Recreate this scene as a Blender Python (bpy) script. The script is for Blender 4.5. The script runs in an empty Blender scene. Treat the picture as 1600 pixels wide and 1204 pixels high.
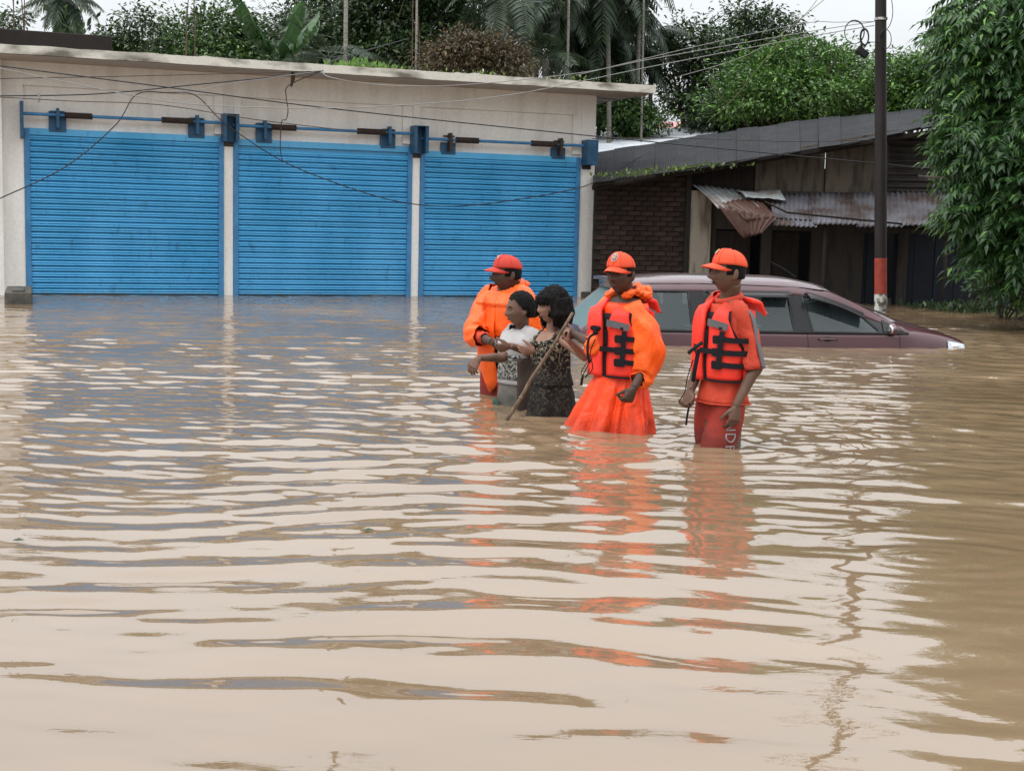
import bpy, bmesh, math, random
import numpy as np
from mathutils import Vector, Matrix, noise
from mathutils.bvhtree import BVHTree

random.seed(7); rng = np.random.default_rng(7)
S = bpy.context.scene
COL = S.collection
# ------------------------------------------------------------------ camera
PITCH, ROLL, FPX, HC = .1118, .023, 2177.0, 1.2      # metres above the flood water
cam_d = bpy.data.cameras.new('camera'); cam = bpy.data.objects.new('camera', cam_d); COL.objects.link(cam)
cam_d.sensor_width = 36; cam_d.lens = 36 * FPX / 1600; cam_d.clip_start = .05; cam_d.clip_end = 3000
cam.matrix_world = Matrix.Translation((0, 0, HC)) @ Matrix.Rotation(math.pi / 2 - PITCH, 4, 'X') @ Matrix.Rotation(ROLL, 4, 'Z')
S.camera = cam
# ------------------------------------------------------------------ world, sun, exposure
W = bpy.data.worlds.new('World'); S.world = W; W.use_nodes = True
nt = W.node_tree; nt.nodes.clear()
SUN_EL, SUN_AZ = math.radians(58), math.radians(235)
out = nt.nodes.new('ShaderNodeOutputWorld'); add = nt.nodes.new('ShaderNodeAddShader')
b1 = nt.nodes.new('ShaderNodeBackground'); b2 = nt.nodes.new('ShaderNodeBackground')
sky = nt.nodes.new('ShaderNodeTexSky'); sky.sky_type = 'NISHITA'; sky.sun_disc = False
sky.sun_elevation = SUN_EL; sky.sun_rotation = SUN_AZ; sky.dust_density = 6; sky.air_density = 1.5
nt.links.new(sky.outputs[0], b1.inputs[0]); b1.inputs[1].default_value = .05 * .35
# overcast cloud layer: the standard overcast gradient, brighter towards the zenith, with soft cloud mottling
tc = nt.nodes.new('ShaderNodeTexCoord'); sp = nt.nodes.new('ShaderNodeSeparateXYZ')
nt.links.new(tc.outputs['Generated'], sp.inputs[0])
mr = nt.nodes.new('ShaderNodeMapRange'); mr.inputs[1].default_value = 0; mr.inputs[2].default_value = 1
mr.inputs[3].default_value = .70; mr.inputs[4].default_value = 2.7
nt.links.new(sp.outputs['Z'], mr.inputs[0])
nz = nt.nodes.new('ShaderNodeTexNoise'); nz.inputs['Scale'].default_value = 2.2; nz.inputs['Detail'].default_value = 5
nt.links.new(tc.outputs['Generated'], nz.inputs['Vector'])
mm = nt.nodes.new('ShaderNodeMapRange'); mm.inputs[1].default_value = .3; mm.inputs[2].default_value = .7
mm.inputs[3].default_value = .9; mm.inputs[4].default_value = 1.08; nt.links.new(nz.outputs[0], mm.inputs[0])
mu = nt.nodes.new('ShaderNodeMath'); mu.operation = 'MULTIPLY'
nt.links.new(mr.outputs[0], mu.inputs[0]); nt.links.new(mm.outputs[0], mu.inputs[1])
b2.inputs[0].default_value = (.93, .965, 1.0, 1); nt.links.new(mu.outputs[0], b2.inputs[1])
nt.links.new(b1.outputs[0], add.inputs[0]); nt.links.new(b2.outputs[0], add.inputs[1]); nt.links.new(add.outputs[0], out.inputs[0])
sd = bpy.data.lights.new('sun', 'SUN'); sun = bpy.data.objects.new('sun', sd); COL.objects.link(sun)
sd.energy = 1.2; sd.angle = math.radians(25); sd.color = (1, .97, .92)
sun.rotation_euler = (math.pi / 2 - SUN_EL, 0, math.pi - SUN_AZ)
S.view_settings.view_transform = 'Standard'; S.view_settings.look = 'None'
S.view_settings.exposure = 0; S.view_settings.gamma = 1; S.view_settings.use_curve_mapping = False

# ------------------------------------------------------------------ helpers
def ray(px, py):
    X = (px - 800) / FPX; U = (602 - py) / FPX
    cr, sr, c, s = math.cos(ROLL), math.sin(ROLL), math.cos(PITCH), math.sin(PITCH)
    x = X * cr - U * sr; u = X * sr + U * cr
    return Vector((x, c + u * s, -s + u * c))
def P(px, py, Y):                       # a surveyed photo point at forward distance Y, in metres
    d = ray(px, py); return d * (Y / d.y) + Vector((0, 0, HC))
def G(px, py, z=0):
    d = ray(px, py); return d * ((z - HC) / d.z) + Vector((0, 0, HC))

class MB:
    def __init__(s): s.v = []; s.f = []
    def add(s, vs, fs):
        o = len(s.v); s.v += [tuple(v) for v in vs]; s.f += [tuple(i + o for i in f) for f in fs]; return s
    def box(s, a, b, R=None):
        x0, y0, z0 = a; x1, y1, z1 = b
        vs = [(x, y, z) for x in (x0, x1) for y in (y0, y1) for z in (z0, z1)]
        if R is not None: vs = [R @ Vector(v) for v in vs]
        return s.add(vs, [(0, 1, 3, 2), (4, 6, 7, 5), (0, 4, 5, 1), (2, 3, 7, 6), (0, 2, 6, 4), (1, 5, 7, 3)])
    def tube(s, pts, rad, n=8, cap=True, flat=None):
        pts = [Vector(p) for p in pts]; m = len(pts)
        if not hasattr(rad, '__len__'): rad = [rad] * m
        vs = []; ref = None
        for i, p in enumerate(pts):
            t = (pts[min(i + 1, m - 1)] - pts[max(i - 1, 0)]).normalized()
            if ref is None:
                ref = Vector((0, 0, 1)) if abs(t.z) < .9 else Vector((1, 0, 0))
                if flat is not None: ref = Vector(flat[0])
            a = ref - t * ref.dot(t); a.normalize(); b = t.cross(a); ref = a
            kb = 1 if flat is None else flat[1]
            for k in range(n):
                w = 2 * math.pi * k / n
                vs.append(p + (a * math.cos(w) * kb + b * math.sin(w)) * rad[i])
        fs = [(i * n + k, i * n + (k + 1) % n, (i + 1) * n + (k + 1) % n, (i + 1) * n + k) for i in range(m - 1) for k in range(n)]
        if cap: fs += [tuple(range(n - 1, -1, -1)), tuple((m - 1) * n + k for k in range(n))]
        return s.add(vs, fs)
    def ball(s, c, r, R=None, nu=16, nv=10):
        c = Vector(c); r = r if hasattr(r, '__len__') else (r,) * 3
        vs = []
        for j in range(nv + 1):
            ph = math.pi * j / nv
            for i in range(nu):
                th = 2 * math.pi * i / nu
                v = Vector((r[0] * math.sin(ph) * math.cos(th), r[1] * math.sin(ph) * math.sin(th), r[2] * math.cos(ph)))
                vs.append(c + (R @ v if R is not None else v))
        fs = [(j * nu + i, (j + 1) * nu + i, (j + 1) * nu + (i + 1) % nu, j * nu + (i + 1) % nu) for j in range(nv) for i in range(nu)]
        return s.add(vs, fs)
    def grid(s, rows, closed=False):
        n = len(rows[0]); vs = [p for r in rows for p in r]; m = len(rows); e = n if closed else n - 1
        return s.add(vs, [(i * n + k, i * n + (k + 1) % n, (i + 1) * n + (k + 1) % n, (i + 1) * n + k) for i in range(m - 1) for k in range(e)])

def spline(pts, k=6):                   # Catmull-Rom through tuples of any length
    p = [np.array(q, float) for q in pts]; o = []
    for i in range(len(p) - 1):
        a, b, c, d = p[max(i - 1, 0)], p[i], p[i + 1], p[min(i + 2, len(p) - 1)]
        for j in range(k):
            t = j / k; o.append(.5 * ((2 * b) + (c - a) * t + (2 * a - 5 * b + 4 * c - d) * t * t + (3 * b - a - 3 * c + d) * t ** 3))
    o.append(p[-1]); return o

WO = {}                                 # world origin of each object
def link(name, data, origin, parent):
    o = bpy.data.objects.new(name, data); COL.objects.link(o); origin = Vector(origin)
    WO[o.name] = origin
    if parent is not None: o.parent = parent; o.location = origin - WO[parent.name]
    else: o.location = origin
    return o
def thing(name, label, cat, loc, group=None):
    o = link(name, None, loc, None); o.empty_display_size = .2
    o['label'] = label; o['category'] = cat
    if group: o['group'] = group
    return o
def tag(o, label=None, cat=None, group=None, kind=None):
    if label: o['label'] = label
    if cat: o['category'] = cat
    if group: o['group'] = group
    if kind: o['kind'] = kind
    return o
def mk(name, mb, mat, parent=None, origin=None, smooth=False, autos=None, bevel=0, solid=0, sub=0, soff=-1):
    if origin is None: origin = WO[parent.name] if parent is not None else Vector((0, 0, 0))
    origin = Vector(origin)
    me = bpy.data.meshes.new(name)
    v = np.array(mb.v, float) - np.array(origin)
    me.from_pydata(v.tolist(), [], mb.f)
    if smooth: me.shade_smooth()
    if autos is not None: me.shade_smooth(); me.set_sharp_from_angle(angle=math.radians(autos))
    if mat is not None: me.materials.append(mat)
    o = link(name, me, origin, parent)
    if solid: m = o.modifiers.new('s', 'SOLIDIFY'); m.thickness = solid; m.offset = soff
    if bevel: m = o.modifiers.new('b', 'BEVEL'); m.width = bevel; m.segments = 2; m.limit_method = 'ANGLE'; m.angle_limit = math.radians(40)
    if sub: m = o.modifiers.new('d', 'SUBSURF'); m.levels = sub; m.render_levels = sub
    return o
def inst(name, src, parent, origin, rot=None, scale=None):
    o = link(name, src.data, origin, parent)
    if rot is not None: o.rotation_euler = rot
    if scale is not None: o.scale = scale
    return o
def applied(o):                         # bake the modifiers of a mesh object
    dg = bpy.context.evaluated_depsgraph_get(); dg.update()
    me = bpy.data.meshes.new_from_object(o.evaluated_get(dg), depsgraph=dg)
    o.modifiers.clear(); o.data = me; return o

# ------------------------------------------------------------------ materials
def nodes(name):
    m = bpy.data.materials.new(name); m.use_nodes = True; n = m.node_tree
    return m, n, n.nodes['Principled BSDF']
def tex(n, kind, scale, detail=4, rough=.55, coord='Object', sc=(1, 1, 1), **kw):
    tcn = n.nodes.new('ShaderNodeTexCoord'); mp = n.nodes.new('ShaderNodeMapping'); mp.inputs['Scale'].default_value = sc
    t = n.nodes.new(kind); t.inputs['Scale'].default_value = scale
    if 'Detail' in t.inputs: t.inputs['Detail'].default_value = detail
    n.links.new(tcn.outputs[coord], mp.inputs[0]); n.links.new(mp.outputs[0], t.inputs['Vector'])
    return t
def ramp(n, src, stops):
    r = n.nodes.new('ShaderNodeValToRGB'); e = r.color_ramp.elements
    while len(e) < len(stops): e.new(.5)
    for i, (p, c) in enumerate(stops):
        e[i].position = p; e[i].color = c if hasattr(c, '__len__') and len(c) == 4 else ((*c, 1) if hasattr(c, '__len__') else (c, c, c, 1))
    n.links.new(src, r.inputs[0]); return r.outputs[0]
def mixc(n, fac, a, b, mode='MIX'):
    x = n.nodes.new('ShaderNodeMix'); x.data_type = 'RGBA'; x.blend_type = mode
    for k, v in ((0, fac), (6, a), (7, b)):
        if isinstance(v, bpy.types.NodeSocket): n.links.new(v, x.inputs[k])
        else: x.inputs[k].default_value = v if k == 0 else (*v[:3], 1)
    return x.outputs[2]
def bumpn(n, p, src, dist, strength=1.0, chain=None):
    b = n.nodes.new('ShaderNodeBump'); b.inputs['Distance'].default_value = dist; b.inputs['Strength'].default_value = strength
    n.links.new(src, b.inputs['Height'])
    if chain: n.links.new(chain, b.inputs['Normal'])
    n.links.new(b.outputs[0], p.inputs['Normal']); return b.outputs[0]
def pm(name, c, rough=.6, metal=0, c2=None, vs=6, lo=.35, hi=.65, bump=0, bs=60, sc=(1, 1, 1), rnd=0, coat=0, spec=.3, detail=5, sheen=0):
    m, n, p = nodes(name)
    c2 = c2 or tuple(x * .78 for x in c)
    t = tex(n, 'ShaderNodeTexNoise', vs, detail, sc=sc)
    col = ramp(n, t.outputs[0], [(lo, (*c2, 1)), (hi, (*c, 1))])
    if rnd:
        oi = n.nodes.new('ShaderNodeObjectInfo'); h = n.nodes.new('ShaderNodeHueSaturation')
        q = n.nodes.new('ShaderNodeMapRange'); q.inputs[3].default_value = 1 - rnd; q.inputs[4].default_value = 1 + rnd
        n.links.new(oi.outputs['Random'], q.inputs[0]); n.links.new(q.outputs[0], h.inputs['Value']); n.links.new(col, h.inputs['Color']); col = h.outputs[0]
    n.links.new(col, p.inputs['Base Color'])
    p.inputs['Roughness'].default_value = rough; p.inputs['Metallic'].default_value = metal
    p.inputs['Coat Weight'].default_value = coat; p.inputs['Coat Roughness'].default_value = .04
    p.inputs['Specular IOR Level'].default_value = spec; p.inputs['Sheen Weight'].default_value = sheen
    if bump:
        t2 = tex(n, 'ShaderNodeTexNoise', bs, 6, sc=sc); bumpn(n, p, t2.outputs[0], bump)
    return m
def leafm(name, c, c2, rough=.45, trans=.25, vs=1.2):
    m, n, p = nodes(name)
    gi = n.nodes.new('ShaderNodeNewGeometry')
    t = tex(n, 'ShaderNodeTexNoise', vs, 3)
    a = ramp(n, gi.outputs['Random Per Island'], [(0, tuple(x * .6 for x in c)), (.5, c), (.93, c2), (1, tuple(min(1, x * 1.6) for x in c2))])
    b = mixc(n, t.outputs[0], (.55, .6, .55), (1.35, 1.3, 1.1)); col = mixc(n, 1.0, a, b, 'MULTIPLY')
    n.links.new(col, p.inputs['Base Color']); p.inputs['Roughness'].default_value = rough
    tr = n.nodes.new('ShaderNodeBsdfTranslucent'); n.links.new(col, tr.inputs[0])
    mx = n.nodes.new('ShaderNodeMixShader'); mx.inputs[0].default_value = trans
    n.links.new(p.outputs[0], mx.inputs[1]); n.links.new(tr.outputs[0], mx.inputs[2])
    n.links.new(mx.outputs[0], n.nodes['Material Output'].inputs[0])
    return m
# ================================================================== WATER AND GROUND
def water_mat():
    m, n, p = nodes('muddy_water')
    t = tex(n, 'ShaderNodeTexNoise', .35, 6, sc=(.6, 1, 1))
    c = ramp(n, t.outputs[0], [(.35, (.175, .116, .066)), (.65, (.230, .160, .098))])
    n.links.new(c, p.inputs['Base Color']); p.inputs['Roughness'].default_value = .015; p.inputs['IOR'].default_value = 1.85
    p.inputs['Specular IOR Level'].default_value = .5
    t1 = tex(n, 'ShaderNodeTexNoise', 9, 3, sc=(.45, 1, 1)); t2 = tex(n, 'ShaderNodeTexNoise', 38, 3, sc=(.5, 1, 1))
    a = n.nodes.new('ShaderNodeMath'); a.operation = 'MULTIPLY_ADD'; n.links.new(t2.outputs[0], a.inputs[0]); a.inputs[1].default_value = .30
    n.links.new(t1.outputs[0], a.inputs[2])
    # gusty patches: fine ripple is stronger in some places than in others
    t3 = tex(n, 'ShaderNodeTexNoise', .8, 3, sc=(.5, 1, 1)); g = ramp(n, t3.outputs[0], [(.44, .10), (.60, .5), (.70, 1.8)])
    mu = n.nodes.new('ShaderNodeMath'); mu.operation = 'MULTIPLY'; n.links.new(a.outputs[0], mu.inputs[0]); n.links.new(g, mu.inputs[1])
    bumpn(n, p, mu.outputs[0], .0042)
    return m
MW = water_mat()
FEET = [(1.17, 7.9, .17), (.68, 8.4, .30), (.27, 9.0, .2), (.06, 9.55, .18), (-.1, 10.0, .17)]
def build_water():
    ys = [1.2]
    while ys[-1] < 48:
        y = ys[-1]; ys.append(y + max(.0115, .0115 * (y / 8.0) ** 1.35))
    ys = np.array(ys); nc = 330; t = np.linspace(-1, 1, nc)
    Y = ys[:, None] * np.ones(nc)[None]; X = t[None] * (1.9 + .5 * ys[:, None])
    r = np.random.default_rng(11); Z = np.zeros_like(Y)
    # slow warps bend the crest lines and modulate the trains
    wx = .22 * np.sin(.55 * X + .31 * Y + 1) + .13 * np.sin(1.3 * X - .7 * Y + 2) + .05 * np.sin(3.1 * X + 1.1 * Y)
    mod = .72 + .34 * np.sin(.8 * X + .9 * Y + 1.7) * np.sin(1.1 * Y - .45 * X) + .2 * np.sin(1.9 * X + .3 * Y)
    near = 1 / (1 + np.exp(-(Y - 3.6) * 1.6))          # calmer close to the bank
    for lam, amp, ang in [(.47, 1.5, .13), (.37, 1.5, -.06), (.32, 1.35, .05), (.27, 1.0, -.20), (.72, 1.5, -.03), (.41, 1.1, .24), (.22, .65, .12), (.34, .95, -.30), (.19, .5, .33), (.29, .7, -.42), (.57, 1.2, -.13), (.25, .6, .52)]:
        m_i = 1 + .55 * np.sin((.9 + 1.8 * r.random()) * X + (.6 + .9 * r.random()) * Y + r.random() * 6 + 1.2 * np.sin(.8 * Y + X * .5))
        k = 2 * math.pi / lam
        ph = k * ((Y + wx * (.6 + .5 * r.random())) * math.cos(ang) + X * math.sin(ang)) + r.random() * 6.3
        Z += .00118 * amp * m_i * (.80 + .62 * near) * mod * (np.sin(ph) + .22 * np.sin(2 * ph + .6))
    far = 1 / (1 + np.exp(-(Y - 5.5) * .9))
    for i in range(26):                                 # shorter crossing chop
        lam = .09 + .16 * r.random(); ang = r.normal() * .5; k = 2 * math.pi / lam
        env = .5 + .5 * np.sin((.6 + r.random()) * X + (.5 + r.random()) * Y + r.random() * 6)
        Z += lam * .0023 * (.24 + far * 1.15 + .9 / (1 + np.exp(-(Y - 11) * .8))) * env * np.sin(k * ((Y + .5 * wx) * math.cos(ang) + X * math.sin(ang)) + r.random() * 6.3)
    far2 = 1 / (1 + np.exp(-(Y - 7.8) * 1.1))
    for i in range(22):                                 # confused, nearly isotropic chop farther out
        lam = .16 + .30 * r.random() ** 1.3; ang = r.normal() * .85; k = 2 * math.pi / lam
        env = .5 + .5 * np.sin((.7 + 1.6 * r.random()) * X + (.5 + r.random()) * Y + r.random() * 6)
        Z += lam * .0021 * far2 * env * np.sin(k * ((Y + .7 * wx) * math.cos(ang) + (X + .4 * wx) * math.sin(ang)) + r.random() * 6.3)
    for (fx, fy, rad) in FEET:                          # rings pushed out by the waders
        d = np.sqrt((X - fx) ** 2 + (Y - fy) ** 2)
        e = np.exp(-np.maximum(d - rad, 0) / .55)
        Z += .0062 * e * np.sin(2 * math.pi * (d - rad) / .17 + fx * 5 + .8 * np.sin(3 * np.arctan2(Y - fy, X - fx)))
        Z += .007 * np.exp(-((d - rad) / .05) ** 2)
    dl = np.exp(-(((X - .6) / 1.5) ** 2 + ((Y - 8.6) / 1.3) ** 2))
    for i in range(10):
        lam = .08 + .12 * r.random(); an = r.random() * 3.1; Z += .00055 * dl * np.sin(2 * math.pi / lam * (X * math.cos(an) + Y * math.sin(an)) + r.random() * 6 + 1.5 * np.sin(3 * X + i))
    for cx, cy, s in [(1.6, 5.2, .5), (-1.2, 8.6, .7), (2.4, 9.8, .9)]:   # eddies
        d = np.sqrt(((X - cx) * .7) ** 2 + (Y - cy) ** 2); Z += .0012 * np.exp(-(d / s) ** 2) * np.sin(2 * math.pi * d / .12)
    edge = np.clip((1 - np.abs(t)) / .04, 0, 1)[None] * np.clip((48 - Y) / 6, 0, 1) * np.clip((Y - 1.2) / .2, 0, 1)
    # behind the walls and far off the amplitude settles
    Z = Z * edge - .02 * (1 - edge)
    nr = len(ys); co = np.stack([X, Y, Z], -1).reshape(-1, 3)
    i = np.arange(nr - 1)[:, None] * nc + np.arange(nc - 1)[None]
    q = np.stack([i, i + 1, i + nc + 1, i + nc], -1).reshape(-1, 4)
    me = bpy.data.meshes.new('flood_water'); me.vertices.add(len(co)); me.vertices.foreach_set('co', co.ravel())
    me.loops.add(q.size); me.loops.foreach_set('vertex_index', q.ravel()); me.polygons.add(len(q))
    me.polygons.foreach_set('loop_start', np.arange(len(q)) * 4); me.polygons.foreach_set('loop_total', np.full(len(q), 4))
    me.update(calc_edges=True); me.shade_smooth(); me.materials.append(MW)
    tag(link('flood_water', me, (0, 0, 0), None), kind='structure')
build_water()
tag(mk('distant_water', MB().add([(-400, -60, -.016), (400, -60, -.016), (400, 700, -.016), (-400, 700, -.016)], [(0, 1, 2, 3)]), MW), kind='structure')
mud = pm('ground_mud', (.16, .11, .07), .9, bump=.02, bs=4)
tag(mk('ground', MB().add([(-600, -100, -.8), (600, -100, -.8), (600, 900, -.8), (-600, 900, -.8)], [(0, 1, 2, 3)]), mud), kind='structure')

# ================================================================== SHOP BUILDING
A = Vector((-7.62, 21.96, 0)); PHI = .361
U = Vector((math.cos(PHI), math.sin(PHI), 0)); N = Vector((-U.y, U.x, 0))      # along the facade, into the building
def F(s, o, z): return A + U * s + N * o + Vector((0, 0, z))                   # o < 0 is in front of the facade
def fbox(mb, s0, s1, o0, o1, z0, z1):
    vs = [F(s, o, z) for s in (s0, s1) for o in (o0, o1) for z in (z0, z1)]
    return mb.add(vs, [(0, 1, 3, 2), (4, 6, 7, 5), (0, 4, 5, 1), (2, 3, 7, 6), (0, 2, 6, 4), (1, 5, 7, 3)])
def streak_mat(name, base, dirt, amt=.5, low=None, vs=1.4, an=(3, 3, .5)):
    m, n, p = nodes(name)
    t = tex(n, 'ShaderNodeTexNoise', vs, 8, sc=an); t2 = tex(n, 'ShaderNodeTexNoise', 22, 6)
    f = ramp(n, t.outputs[0], [(.46, 0.0), (.64, amt)]); c = mixc(n, f, base, dirt)
    f2 = ramp(n, t2.outputs[0], [(.3, .92), (.7, 1.04)]); c = mixc(n, 1.0, c, f2, 'MULTIPLY')
    if low:                                             # silt tide mark near the water
        tcn = n.nodes.new('ShaderNodeTexCoord'); sx = n.nodes.new('ShaderNodeSeparateXYZ'); n.links.new(tcn.outputs['Object'], sx.inputs[0])
        q = n.nodes.new('ShaderNodeMapRange'); q.inputs[1].default_value = .0; q.inputs[2].default_value = .22; q.inputs[3].default_value = .75; q.inputs[4].default_value = 0
        a = n.nodes.new('ShaderNodeMath'); a.operation = 'MULTIPLY_ADD'; n.links.new(t2.outputs[0], a.inputs[0]); a.inputs[1].default_value = .2; n.links.new(sx.outputs['Z'], a.inputs[2])
        n.links.new(a.outputs[0], q.inputs[0]); c = mixc(n, q.outputs[0], c, low)
    n.links.new(c, p.inputs['Base Color']); p.inputs['Roughness'].default_value = .8
    bumpn(n, p, t2.outputs[0], .004)
    return m
m_wall = streak_mat('painted_wall', (.78, .755, .715), (.54, .50, .44), .35, (.33, .27, .21))
m_soffit = streak_mat('soffit_plaster', (.37, .305, .25), (.27, .22, .18), .5)  # brown bounce off the water and underside shade put into the colour
m_fascia = streak_mat('weathered_slab_edge', (.60, .57, .50), (.085, .075, .052), .9, None, 1.5, (1.0, 1.0, 2.5))
def slat_paint():
    m, n, p = nodes('blue_shutter_paint')
    ge = n.nodes.new('ShaderNodeNewGeometry'); mp = n.nodes.new('ShaderNodeMapping'); mp.inputs['Scale'].default_value = (1.2, 1.2, .5); n.links.new(ge.outputs['Position'], mp.inputs[0])
    def nz(sc, d):
        t = n.nodes.new('ShaderNodeTexNoise'); t.inputs['Scale'].default_value = sc; t.inputs['Detail'].default_value = d; n.links.new(mp.outputs[0], t.inputs['Vector']); return t.outputs[0]
    c = ramp(n, nz(1.1, 5), [(.35, (.046, .30, .55)), (.65, (.085, .38, .66))])
    c = mixc(n, ramp(n, nz(9, 8), [(.60, 0.0), (.72, .45)]), c, (.03, .10, .19))            # grime and chipped dark spots
    sx = n.nodes.new('ShaderNodeSeparateXYZ'); n.links.new(ge.outputs['Position'], sx.inputs[0])
    q = n.nodes.new('ShaderNodeMapRange'); q.inputs[1].default_value = .02; q.inputs[2].default_value = .16; q.inputs[3].default_value = .55; q.inputs[4].default_value = 0
    a = n.nodes.new('ShaderNodeMath'); a.operation = 'MULTIPLY_ADD'; n.links.new(nz(4, 5), a.inputs[0]); a.inputs[1].default_value = .15; n.links.new(sx.outputs['Z'], a.inputs[2]); n.links.new(a.outputs[0], q.inputs[0])
    c = mixc(n, q.outputs[0], c, (.13, .14, .13))                                            # silt line
    oi = n.nodes.new('ShaderNodeObjectInfo'); h = n.nodes.new('ShaderNodeHueSaturation'); v = n.nodes.new('ShaderNodeMapRange'); v.inputs[3].default_value = .93; v.inputs[4].default_value = 1.07
    n.links.new(oi.outputs['Random'], v.inputs[0]); n.links.new(v.outputs[0], h.inputs['Value']); n.links.new(c, h.inputs['Color']); n.links.new(h.outputs[0], p.inputs['Base Color'])
    p.inputs['Roughness'].default_value = .33; b = n.nodes.new('ShaderNodeBump'); b.inputs['Distance'].default_value = .006; n.links.new(nz(2.5, 3), b.inputs['Height']); n.links.new(b.outputs[0], p.inputs['Normal'])
    return m
m_slat = slat_paint()
m_frame = pm('blue_frame_paint', (.030, .10, .19), .45, c2=(.022, .07, .13), vs=7, bump=.001)
m_frame2 = pm('pale_blue_frame_paint', (.055, .22, .43), .45, c2=(.04, .16, .33), vs=7)
m_dark = pm('greased_dark_steel', (.030, .020, .017), .5, c2=(.055, .035, .025), vs=20, bump=.002, bs=90)
m_conc = pm('dark_wet_concrete', (.11, .10, .085), .75, c2=(.05, .05, .042), vs=6, bump=.006, bs=30)

shop = thing('shop_building', 'long white shop building with three blue roller shutters and a flat overhanging roof', 'building', F(4.6, 1, -.8))
ZT = 3.61; SH = [(-.06, 3.02, 2.60), (3.175, 6.225, 2.57), (6.365, 9.36, 2.51)]
w = MB()                                                                        # piers, plain band and main body
PROUD = .06
fbox(w, -3.2, -.06, 0, .3, -.8, ZT); fbox(w, 3.02, 3.175, .0, .3, -.8, ZT); fbox(w, 6.225, 6.365, .0, .3, -.8, ZT); fbox(w, 9.36, 9.64, 0, .3, -.8, ZT)
for a, b, zt in SH:
    fbox(w, a, b, 0, .3, 3.24, ZT); fbox(w, a, b, .055, .3, zt - .05, 3.24)     # beam with a recessed panel over each shutter
fbox(w, 2.87, 3.018, 0.002, .05, 2.62, 3.238); fbox(w, 6.05, 6.223, 0.002, .05, 2.6, 3.238); fbox(w, 9.2, 9.358, 0.002, .05, 2.55, 3.238)
fbox(w, 3.177, 3.3, 0.002, .05, 2.6, 3.24)
mk('wall', w, m_wall, shop, bevel=.006)
mk('side_wall', fbox(MB(), 9.44, 9.638, .302, 7, -.8, ZT), m_wall, shop)
mk('back_wall', fbox(MB(), -3.2, 9.44, 6.8, 7, -.8, ZT), m_wall, shop)
mk('inner_floor', fbox(MB(), -3.2, 9.44, .31, 6.8, -.8, -.02), m_conc, shop)
mk('pilaster', fbox(MB(), -3.2, -.38, -.16, -.002, -.8, ZT - .001), m_wall, shop, bevel=.005)
def slab():
    rows = []; n = 140; r = random.Random(3)
    for i in range(n + 1):
        s = -3.4 + (10.36 + 3.4) * i / n; jt = .012 * noise.noise((s * 2, 0, 0)) + r.uniform(-.004, .005) + (.02 if r.random() < .04 else 0); jb = .006 * noise.noise((s * 2.3, 5, 0)); jo = r.uniform(-.002, .002)
        rows.append([F(s, 7.4, ZT), F(s, -.9 + jo * .4, ZT + jb), F(s, -.9 + jo, ZT + .13 + jt), F(s, -.78, ZT + .135), F(s, 7.4, ZT + .14)])
    mb = MB().grid(rows); m = 5 * n
    mb.f += [(0, 1, 2, 3, 4)[::-1], tuple(m + k for k in range(5))]
    return mb
mk('roof_slab', slab(), m_fascia, shop)
mk('soffit', fbox(MB(), -3.39, 10.33, -.87, .0, ZT - .012, ZT - .004), m_soffit, shop)
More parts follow.
